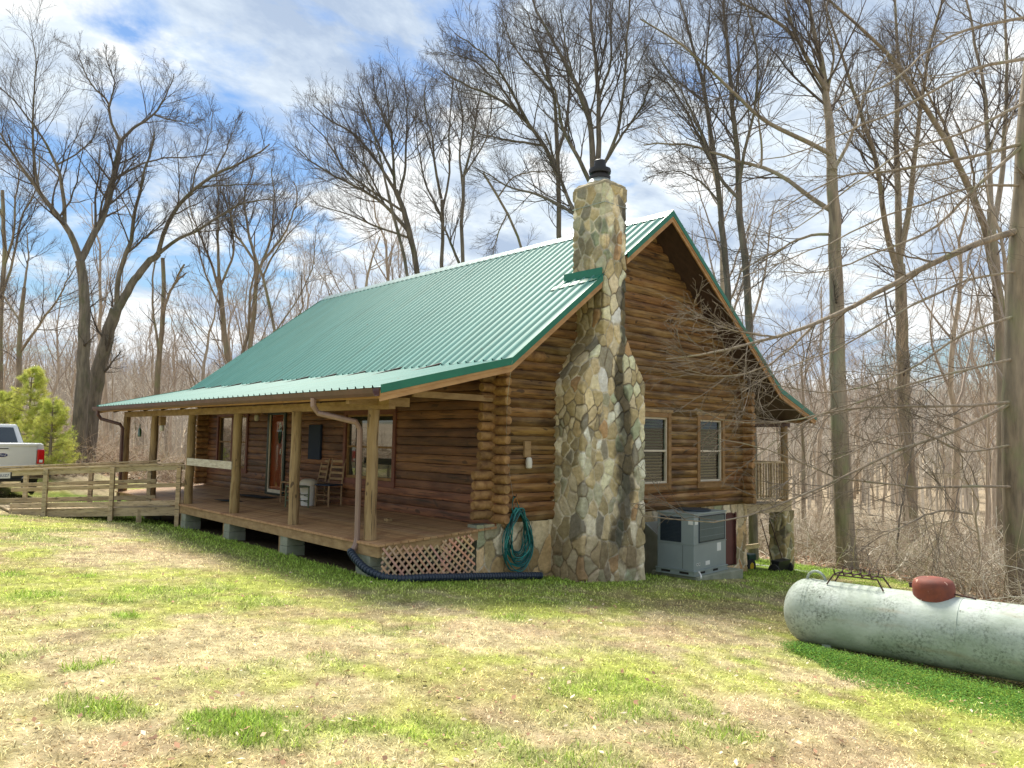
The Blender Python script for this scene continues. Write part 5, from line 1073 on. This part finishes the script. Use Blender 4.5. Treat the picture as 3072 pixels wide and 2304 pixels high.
feature_tree('big many-stemmed tree rising directly behind the chimney', 25, [
    (30, 20, Z7([(1330, 1500), (1330, 1000), (1330, 860)])), (15, 3, Z7([(1330, 860), (1325, 760), (1320, 600), (1290, 450), (1230, 340), (1150, 200), (1080, 60), (1050, 0), (1030, -80)])),
    (13, 4, Z7([(1340, 820), (1355, 700), (1350, 550), (1350, 400), (1330, 200), (1310, 0), (1310, -90)])), (9, 3, Z7([(1350, 820), (1390, 720), (1440, 600), (1460, 450), (1475, 300), (1480, 100), (1510, -80)])), (11, 2.5, Z7([(1330, 860), (1270, 740), (1240, 680), (1180, 570), (1160, 420), (1080, 300)])),
    (7, 3, Z7([(1390, 720), (1450, 620), (1530, 510), (1570, 420), (1590, 375)])), (7, 2, Z7([(1320, 560), (1250, 400), (1200, 200), (1180, 40)])), (7, 2, Z7([(1350, 450), (1410, 280), (1400, 120), (1420, -40)])), (10, 4, Z7([(1250, 1050), (1230, 950), (1160, 760), (1110, 600)])), (8, 2, Z7([(1240, 1000), (1180, 930), (1080, 880), (950, 850), (840, 780), (780, 750)]))], 115, (12, 2.9), 7, 4, up=.06, m=D_)
feature_tree('slender tree rising right behind the roof peak', 24, [
    (17, 13, Z8([(330, 1600), (315, 1250), (300, 1080), (290, 1000)])), (12, 3, Z8([(290, 1000), (270, 780), (230, 550), (200, 350), (150, 180), (120, 60), (90, -60)])), (7, 2, Z8([(270, 780), (200, 650), (130, 500), (60, 380), (-60, 330)])), (6, 2, Z8([(230, 550), (210, 350), (230, 150), (240, -40)])), (5, 1.6, Z8([(280, 920), (200, 820), (100, 770), (0, 780)]))], 116, (12, 2.5), 7, 4, m=D_)
feature_tree('straight dark tree over the right roof slope', 23, [
    (20, 14, Z8([(430, 1700), (420, 1560), (400, 1250), (380, 1050), (370, 950)])), (14, 4, Z8([(370, 950), (365, 700), (340, 500), (320, 250), (300, 60), (290, -80)])), (8, 2.5, Z8([(360, 860), (390, 700), (440, 500), (460, 300), (430, 100), (380, -30)])), (8, 2, Z8([(345, 900), (290, 820), (240, 720), (180, 560), (110, 420), (0, 240)])), (6, 2, Z8([(335, 480), (370, 330), (360, 160), (390, -40)]))], 117, (12, 2.4), 7, 4, m=D_)
feature_tree('thick oak at the right yard edge with wide level limbs', 21.9, [
    (44, 22, Z8([(858, 2600), (850, 2450), (822, 1900), (815, 1659), (810, 1300), (800, 1000), (790, 750)])), (21, 5, Z8([(790, 750), (780, 600), (765, 430), (735, 250), (700, 100), (670, -60)])),
    (11, 3, Z8([(770, 700), (700, 650), (620, 615), (530, 570), (440, 520), (330, 400), (200, 280), (80, 180), (-80, 90)])), (11, 3, Z8([(790, 960), (700, 900), (600, 820), (520, 770), (470, 748), (370, 740), (200, 665), (60, 645), (-60, 655)])),
    (8, 2.5, Z8([(815, 780), (860, 660), (900, 560), (930, 450), (980, 340), (1050, 230)])), (12, 3, Z8([(740, 400), (690, 290), (640, 190), (600, 90), (560, -40)])), (8, 3, Z8([(670, 170), (560, 110), (460, 50), (330, -10), (260, -60)])),
    (7, 2, Z8([(795, 1060), (700, 1060), (600, 1100), (480, 1170), (400, 1210), (330, 1270)])), (5, 2, Z8([(470, 748), (475, 650), (450, 520), (470, 380), (520, 200)])), (6, 2, Z8([(770, 450), (800, 250), (760, 60), (790, -80)]))], 118, (12, 2.4), 6, 4, up=.02)
feature_tree('large forked tree behind the rusty red tank dome', 30, [
    (33, 22, Z8([(1150, 2420), (1120, 1900), (1110, 1659), (1105, 1400), (1095, 1200)])), (16, 4, Z8([(1095, 1200), (1090, 900), (1078, 600), (1090, 300), (1075, 60), (1070, -80)])), (14, 3, Z8([(1085, 1250), (1050, 1120), (1020, 950), (1000, 750), (930, 550), (860, 330), (780, 100), (740, -60)])), (14, 4, Z8([(1115, 1180), (1140, 950), (1165, 700), (1190, 500), (1220, 250), (1290, 0), (1310, -60)])), (7, 2, Z8([(1000, 750), (960, 660), (880, 560), (800, 420)])), (6, 2, Z8([(1190, 500), (1120, 380), (1060, 300), (1000, 150)]))], 119, (12, 2.7), 7, 3)
feature_tree('tree leaning far left high above the white tank', 27, [
    (24, 16, Z8([(1640, 2400), (1600, 1900), (1560, 1400), (1500, 1130), (1480, 1020)])), (16, 4, Z8([(1480, 1020), (1380, 780), (1320, 660), (1250, 540), (1160, 400), (1080, 280), (950, 150), (800, 20), (720, -50)])), (7, 2.5, Z8([(1380, 780), (1300, 560), (1230, 440), (1150, 260), (1120, 100)])), (8, 2, Z8([(1500, 1130), (1440, 900), (1420, 700), (1330, 500)]))], 120, (12, 2.7), 7, 3)
feature_tree('pale straight tree near the right edge behind the tank', 26, [
    (28, 16, Z8([(1560, 2500), (1560, 1700), (1530, 1200), (1510, 950)])), (11, 4, Z8([(1510, 950), (1500, 700), (1480, 400), (1420, 100), (1390, -60)])), (12, 4, Z8([(1525, 1050), (1560, 800), (1580, 500), (1580, 200), (1570, -60)])), (6, 2, Z8([(1500, 700), (1540, 560), (1620, 420), (1700, 300)]))], 121, (12, 2.5), 7, 3)
# the near tree at the right edge, whose long limbs reach back towards the gable
feature_tree('nearest tree at the right edge with long limbs reaching towards the gable', 16, [
    (54, 32, [(2206, 1330, 16), (2196, 1150, 16), (2190, 960, 16), (2192, 760, 16), (2204, 480, 16), (2224, 200, 16), (2250, -60, 16)]),
    (18, 2.5, [(2178, 470, 16), (2120, 522, 15.6), (2060, 548, 15.2), (1945, 602, 14.6), (1850, 660, 14), (1755, 706, 13.4), (1680, 728, 12.9), (1630, 745, 12.6), (1560, 762, 12.2), (1500, 770, 12), (1440, 778, 11.8)]),
    (9, 2, [(2172, 330, 16), (2090, 342, 15.5), (1970, 363, 15), (1880, 374, 14.5), (1810, 378, 14.2), (1740, 420, 13.8), (1660, 470, 13.4)]),
    (9, 1.8, [(2170, 330, 16), (2090, 420, 15.2), (2030, 490, 14.6), (1960, 520, 14), (1860, 560, 13.4), (1760, 600, 13), (1680, 590, 12.8)]),
    (9, 1.8, [(2172, 130, 16), (2110, 145, 15), (2000, 205, 14.5), (1900, 258, 14), (1840, 275, 13.5), (1730, 330, 13), (1640, 350, 12.6)]),
    (8, 1.6, [(2172, 230, 16), (2080, 290, 14.8), (1990, 310, 14), (1900, 360, 13.5), (1800, 430, 13), (1720, 500, 12.6), (1660, 520, 12.4)]),
    (9, 1.6, [(2174, 860, 16), (2080, 878, 15), (1944, 877, 14.2), (1812, 884, 13.6), (1740, 905, 13.2), (1650, 915, 12.8), (1590, 925, 12.6), (1500, 880, 12.3)]),
    (10, 1.6, [(2176, 900, 16), (2060, 935, 15), (1944, 968, 14.2), (1880, 1000, 13.6), (1801, 1042, 13.2), (1714, 1080, 12.8), (1627, 1110, 12.3), (1565, 1128, 12), (1500, 1135, 11.8), (1430, 1125, 11.6), (1385, 1110, 11.5)]),
    (8, 1.5, [(2176, 1020, 16), (2090, 1050, 15), (1990, 1056, 14.4), (1866, 1038, 13.8), (1812, 1036, 13.4), (1758, 1012, 13), (1692, 979, 12.7), (1617, 958, 12.4), (1540, 945, 12.2)]),
    (7, 1.5, [(2174, 780, 16), (2080, 800, 15), (1960, 830, 14), (1850, 870, 13.4), (1780, 890, 13), (1700, 930, 12.6), (1640, 990, 12.2)]),
    (7, 1.5, [(2174, 640, 16), (2080, 720, 15), (1980, 790, 14.2), (1900, 830, 13.8), (1800, 850, 13.4), (1700, 840, 13), (1620, 820, 12.7)]),
    (8, 1.6, [(2172, 60, 16), (2090, 60, 15), (2000, 110, 14.5), (1930, 180, 14), (1850, 210, 13.6), (1760, 260, 13)]),
    (7, 1.5, [(2172, 560, 16), (2100, 600, 15), (2010, 640, 14.3), (1900, 700, 13.8), (1800, 760, 13.3), (1700, 790, 12.8), (1600, 850, 12.4)]),
    (7, 1.5, [(2172, 420, 16), (2100, 400, 15.3), (2000, 440, 14.6), (1900, 470, 14), (1790, 530, 13.4), (1700, 560, 13), (1600, 600, 12.5)]),
    (6, 1.3, [(2172, 940, 16), (2080, 980, 15), (1990, 930, 14.4), (1900, 940, 13.8), (1830, 990, 13.4), (1750, 1000, 13), (1690, 1050, 12.6)]),
    (6, 1.4, [(1755, 706, 13.4), (1700, 760, 13), (1640, 800, 12.6), (1560, 815, 12.2), (1480, 800, 12)]),
    (5, 1.3, [(1680, 728, 12.9), (1610, 720, 12.5), (1540, 700, 12.2), (1480, 670, 12)]),
    (6, 1.4, [(2100, 1110, 15.6), (2030, 1100, 15), (1960, 1130, 14.4), (1900, 1160, 14), (1860, 1190, 13.8)])], 122, (10, 1.6), 5, 2, ang=34, up=-.004, rmin=.0044, tm=.12, spread=.3, mt=mat('limb_twigs', (.24, .195, .145), (.13, .105, .08), .9))
# ---- woodland trees: a few kinds, each built once and copied
def wood_tree(seed, H, r, nl, style):
    rg = np.random.default_rng(seed); K = 14; P = np.zeros((1, K, 3)); P[0, :, 2] = np.linspace(-.3, H*.86, K); P[0, :, :2] = np.cumsum(rg.normal(0, .012*H, (K, 2)), 0)*np.linspace(0, 1, K)[:, None]; R = (np.linspace(r, r*.16, K))[None]
    L1, R1 = grow(rg, P, R, nl, .38, 38 if style else 48, lambda t, pl: H*(.42-.24*t), 9, .10 if style else .05, .5, .1, .012)
    P2, R2 = grow(rg, L1, R1, 7, .2, 36, lambda t, pl: .5*pl*(1.15-.5*t), 6, .06, .5, .13, .010)
    P3_, R3 = grow(rg, P2, R2, 4, .2, 34, lambda t, pl: .5*pl, 4, .04, .6, .15, .009)
    return P, R, L1, R1, P2, R2, P3_, R3
protos = []
labs = ['bare grey woodland tree with a dense upswept crown', 'bare woodland tree with a tall clean trunk', 'bare wide-crowned woodland tree', 'thin bare woodland pole tree', 'bare woodland tree forking low', 'slim brownish woodland tree']
for k, (H, r, nl, stl) in enumerate([(16, .17, 16, 1), (19, .20, 13, 1), (15, .19, 15, 0), (12, .08, 9, 1), (14, .14, 17, 0), (13, .10, 12, 1)]):
    P, R, L1, R1, P2, R2, P3_, R3 = wood_tree(300+k, H, r, nl, stl); e = empty('woodland_tree', (0, 0, 0), labs[k]+' in the woods around the cabin', 'tree', 'bare trees of the woods: '+labs[k])
    a = tube_mesh([(P, R, 8)], 'trunk', M_bark if k == 0 else M_barkt, e); b = tube_mesh([(L1, R1, 4), (P2, R2, 3), (P3_, R3, 3)], 'crown', M_twigb if k != 5 else M_twigt, e); protos.append((e, a, b, H))
rg = np.random.default_rng(77); used = [0]*6; spots = []
def sees(u, v): d = np.array([u, v])-CAM[:2]; a = math.degrees(math.atan2(d[0], d[1]))-42.57; return a, math.hypot(*d)
tries = 0
while len(spots) < 260 and tries < 20000:
    tries += 1; a = rg.uniform(-42, 42); r = 30+85*rg.random()**.75 if a < 12 else 26+80*rg.random()**.8
    if -12 < a < 12 and r < 42: continue
    if rg.random() < (.15 if a < -4 else .45) and -18 < a < 14: continue
    if a > 10 and rg.random() < .3: continue
    u = CAM[0]+r*math.sin(rad(42.57+a)); v = CAM[1]+r*math.cos(rad(42.57+a))
    if float(lawn_mask(np.array([u]), np.array([v]))[0]) > .1 or (-2 < u < 11 and v < 16): continue
    if any((u-p)**2+(v-q)**2 < 2.2**2 for p, q, *_ in spots): continue
    spots.append((u, v, a, r))
for (u, v, a, r) in spots:
    k = int(rg.choice(6, p=[.12, .2, .1, .34, .08, .16])); e, t_, c_, H = protos[k]
    sc = rg.uniform(.75, 1.1)*(.95 if a > 10 else 1.0 if a > -20 else .80)
    if used[k] == 0: o = e
    else:
        o = e.copy(); C.objects.link(o)
        for ch in (t_, c_): q = ch.copy(); C.objects.link(q); q.parent = o
    used[k] += 1
    o.location = (u, v, float(terrain(u, v))-.1); o.rotation_euler = (rg.normal(0, .03), rg.normal(0, .03), rg.uniform(0, 6.28)); o.scale = (sc*1.0, sc*1.0, sc)
# ---- far wood: thousands of trunks and twigs that read as one mass
n = 5200; a = rad(42.57)+np.radians(rg.uniform(-47, 47, n)); r = 62+95*rg.random(n)**.9; u = CAM[0]+r*np.sin(a); v = CAM[1]+r*np.cos(a); zg = terrain(u, v)
K = 5; P = np.zeros((n, K, 3)); Ht = rg.uniform(4.5, 9, n); P[:, :, 2] = zg[:, None]-.3+Ht[:, None]*np.linspace(0, 1, K)[None]; P[:, :, 0] = u[:, None]+rg.normal(0, .18, (n, K))*np.linspace(0, 1, K); P[:, :, 1] = v[:, None]+rg.normal(0, .18, (n, K))*np.linspace(0, 1, K)
R = rg.uniform(.05, .15, n)[:, None]*np.linspace(1, .25, K)[None]
L1, R1 = grow(rg, P, R, 9, .3, 40, lambda t, pl: pl*.22, 4, .1, .5, .15, .02); P2, R2 = grow(rg, L1, R1, 4, .2, 38, lambda t, pl: pl*.55, 3, .08, .6, .15, .016)
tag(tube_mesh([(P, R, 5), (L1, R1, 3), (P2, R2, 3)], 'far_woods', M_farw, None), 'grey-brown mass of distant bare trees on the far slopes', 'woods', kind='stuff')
# ---- undergrowth: arching stems and saplings
def thicket(n, amin, amax, r0, r1, H, rgs, cols, name, lab, ok=None):
    rg = np.random.default_rng(rgs); a = rad(42.57)+np.radians(rg.uniform(amin, amax, n)); r = r0+(r1-r0)*rg.random(n)**1.2; u = CAM[0]+r*np.sin(a); v = CAM[1]+r*np.cos(a)
    k = (lawn_mask(u, v) < .25) & ~((u > -2) & (u < 11) & (v > -.5) & (v < 15)); k &= ~((u > 8) & (u < 11.5) & (v > -3) & (v < 3)); u, v = u[k], v[k]; n = len(u); K = 7; P = np.zeros((n, K, 3)); d = unit(np.stack([rg.normal(0, .5, n), rg.normal(0, .5, n), rg.uniform(.3, 1.4, n)], 1)); L = H*rg.uniform(.3, 1.2, n)
    P[:, 0] = np.stack([u, v, terrain(u, v)-.02], 1); bend = rg.normal(0, .16, (n, 3)); bend[:, 2] = -np.abs(bend[:, 2])*.7
    for j in range(1, K): d = unit(d+bend+rg.normal(0, .08, d.shape)); P[:, j] = P[:, j-1]+d*(L/(K-1))[:, None]
    P[:, :, 2] = np.maximum(P[:, :, 2], terrain(P[:, :, 0], P[:, :, 1])+.03)
    R = (rg.uniform(.004, .012, n)*(1+r0/60))[:, None]*np.linspace(1, .4, K)[None]; P2, R2 = grow(rg, P, R, 3, .3, 40, lambda t, pl: pl*.35, 4, .02, .6, .2, .004*(1+r0/50))
    V1, Q1 = tubes(P, R, 3); V2, Q2 = tubes(P2, R2, 3); c = cols[rg.integers(0, len(cols), n)]*rg.uniform(.7, 1.2, (n, 1)); cc = np.concatenate([np.repeat(c, K*3, 0), np.repeat(np.repeat(c, 3, 0), 4*3, 0)])
    return tag(raw(name, np.concatenate([V1, V2]), np.concatenate([Q1, Q2+len(V1)]), M_brush, None, True, cc), lab, 'undergrowth', kind='stuff')
COLS = np.array([[.52, .43, .31], [.66, .58, .45], [.30, .24, .17], [.44, .35, .27], [.76, .70, .58]])
thicket(15000, 8, 46, 17, 55, 1.7, 5, COLS, 'undergrowth', 'tangle of tan and grey brush stems on the slope right of the cabin')
thicket(12000, -46, -10, 27, 60, 1.6, 6, COLS*np.array([1.0, .9, .85]), 'undergrowth', 'reddish tan brush behind the left yard')
# fallen branches at the foot of the slope
def limb_heap(name, lab, x, y, d, n, L, seed, cat='brush pile'):
    rg = np.random.default_rng(seed); p = VP(x, y, d); K = 9; P = np.zeros((n, K, 3)); c = p[:2]+rg.normal(0, 1.0, (n, 2))*np.array([1.4, 1.0]); dd = unit(np.stack([rg.normal(0, 1, n), rg.normal(0, 1, n), rg.uniform(.0, .5, n)], 1)); P[:, 0] = np.c_[c, terrain(c[:, 0], c[:, 1])+rg.uniform(0, .35, n)]
    for j in range(1, K): dd = unit(dd+rg.normal(0, .17, dd.shape)-[0, 0, .03]); P[:, j] = P[:, j-1]+dd*(L*rg.uniform(.5, 1.1, n)/(K-1))[:, None]
    P[:, :, 2] = np.maximum(P[:, :, 2], terrain(P[:, :, 0], P[:, :, 1])+.03); R = rg.uniform(.012, .035, n)[:, None]*np.linspace(1, .35, K)[None]; P2, R2 = grow(rg, P, R, 6, .2, 42, lambda t, pl: pl*.4, 5, .03, .55, .2, .006); P3_, R3 = grow(rg, P2, R2, 3, .2, 40, lambda t, pl: pl*.4, 4, .0, .6, .2, .004)
    return tag(tube_mesh([(P, R, 6), (P2, R2, 4), (P3_, R3, 3)], name, M_twigp, None), lab, cat)
limb_heap('brush_pile', 'pale fallen branches heaped right of the thick oak', 1985, 1180, 25, 26, 3.2, 1)
limb_heap('brush_pile', 'pale dead branches tangled behind the stone balcony pillar', 1760, 1120, 27, 26, 3.0, 2)
limb_heap('brush_pile', 'dead branches on the ground behind the forked oak', 275, 985, 34, 40, 2.0, 3)
def fallen(name, lab, a, b, r, m=M_bark):
    a, b = np.array(a), np.array(b); P = [a+(b-a)*t+np.array([0, 0, .04*math.sin(3*t)]) for t in np.linspace(0, 1, 8)]
    tag(MB().tube(P, [r*(1-.35*i/7) for i in range(8)], 12).build(name, m, None, smooth=True), lab, 'log')
p, q = VP(1925, 1208, 25.5), VP(2010, 1196, 28); p[2] = float(terrain(p[0], p[1]))+.25; q[2] = float(terrain(q[0], q[1]))+.3; fallen('fallen_log', 'pale fallen log lying at the edge of the woods right of the oak', p, q, .16, M_twigp)
p, q = VP(122, 992, 29), VP(190, 1000, 33); p[2] = float(terrain(p[0], p[1]))+.35; q[2] = float(terrain(q[0], q[1]))+.1; fallen('fallen_log', 'cut log end facing us beside the forked oak', p, q, .2)
p = VP(1938, 1235, 22); feature_tree('thin dark sapling standing right of the fallen log', 22, [(5, 3, [(1934, 1235), (1942, 1130), (1962, 1020)]), (3, 1, [(1962, 1020), (1975, 930), (1960, 860)])], 140, (8, .9), 4, 2, name='sapling', m=D_)
feature_tree('pale crooked dead sapling near the right edge behind the tank', 17.5, [(5, 4, [(2085, 1262), (2112, 1235), (2118, 1190), (2108, 1130), (2112, 1080)]), (3, 1.2, [(2112, 1080), (2090, 1040), (2020, 1010)]), (3.5, 1.5, [(2110, 1150), (2060, 1120), (2000, 1140), (1955, 1190)])], 141, (8, .8), 4, 2, name='sapling', m=M_twigp, mt=M_twigp)
# ---- pine saplings
def pine(name, lab, x, ybase, ytop, d, Rm, seed):
    rg = np.random.default_rng(seed); b = VP(x, ybase, d); g = float(terrain(b[0], b[1])); H = VP(x, ytop, d)[2]-g; e = empty(name, (b[0], b[1], g), lab, 'pine tree', 'pine saplings at the left edge')
    K = 8; P = np.zeros((1, K, 3)); P[0, :, 2] = np.linspace(-.1, H, K); R = np.linspace(.075, .012, K)[None]
    wh = np.linspace(.06, .97, 17); Bs = []; Rs = []
    for t in wh:
        m = 6; az = rg.random(m)*6.28; L = Rm*(1-t)**.75*rg.uniform(.65, 1.15, m)+.15; Q = np.zeros((m, 6, 3)); Q[:, 0, 2] = t*H; dd = np.stack([np.cos(az), np.sin(az), np.full(m, .12)], 1)
        for j in range(1, 6): dd = unit(dd+[0, 0, .05]+rg.normal(0, .07, dd.shape)); Q[:, j] = Q[:, j-1]+dd*(L/5)[:, None]
        Bs.append(Q); Rs.append(np.full((m, 6), .012)*np.linspace(1, .5, 6)[None])
    B = np.concatenate(Bs); RB = np.concatenate(Rs); T, RT_ = grow(rg, B, RB, 5, .25, 38, lambda t, pl: pl*.34+.1, 4, .05, .6, .1, .004)
    tube_mesh([(P, R, 8), (B, RB, 4), (T, RT_, 3)], 'trunk', M_bark, e)
    A = np.concatenate([T[:, 1:].reshape(-1, 3), B[:, 3:].reshape(-1, 3)]); A = np.repeat(A, 26, 0)+rg.normal(0, .012, (len(A)*26, 3)); n = len(A); dv = unit(rg.normal(0, 1, (n, 3))+[0, 0, .5])*rg.uniform(.08, .15, (n, 1)); s = unit(np.cross(dv, rg.normal(size=(n, 3))))*.0035
    V = np.stack([A-s, A+s, A+dv], 1).reshape(-1, 3); cc = np.repeat(np.repeat(rg.uniform(.65, 1.25, (n//26, 1)), 26, 0)*np.ones((1, 3)), 3, 0)
    raw('needles', V, np.arange(n*3).reshape(-1, 3), M_needle, e, False, cc)
pine('pine_sapling', 'taller yellow-green pine sapling left of the other', 58, 985, 795, 27, .95, 1)
pine('pine_sapling', 'shorter wide pine sapling right behind the truck cab', 108, 985, 868, 26, .75, 2)
pine('pine_sapling', 'dark-trunked pine sapling at the left picture edge', 5, 985, 850, 28, .8, 3)
for o in list(C.objects):                                            # lettering becomes mesh
    if o.type == 'FONT':
        me = bpy.data.meshes.new_from_object(o.evaluated_get(bpy.context.evaluated_depsgraph_get())); q = bpy.data.objects.new('tmp', me); C.objects.link(q); q.parent = o.parent; q.location = o.location; q.rotation_euler = o.rotation_euler; nm = o.name; bpy.data.objects.remove(o); q.name = nm
#@@TREESEND@@
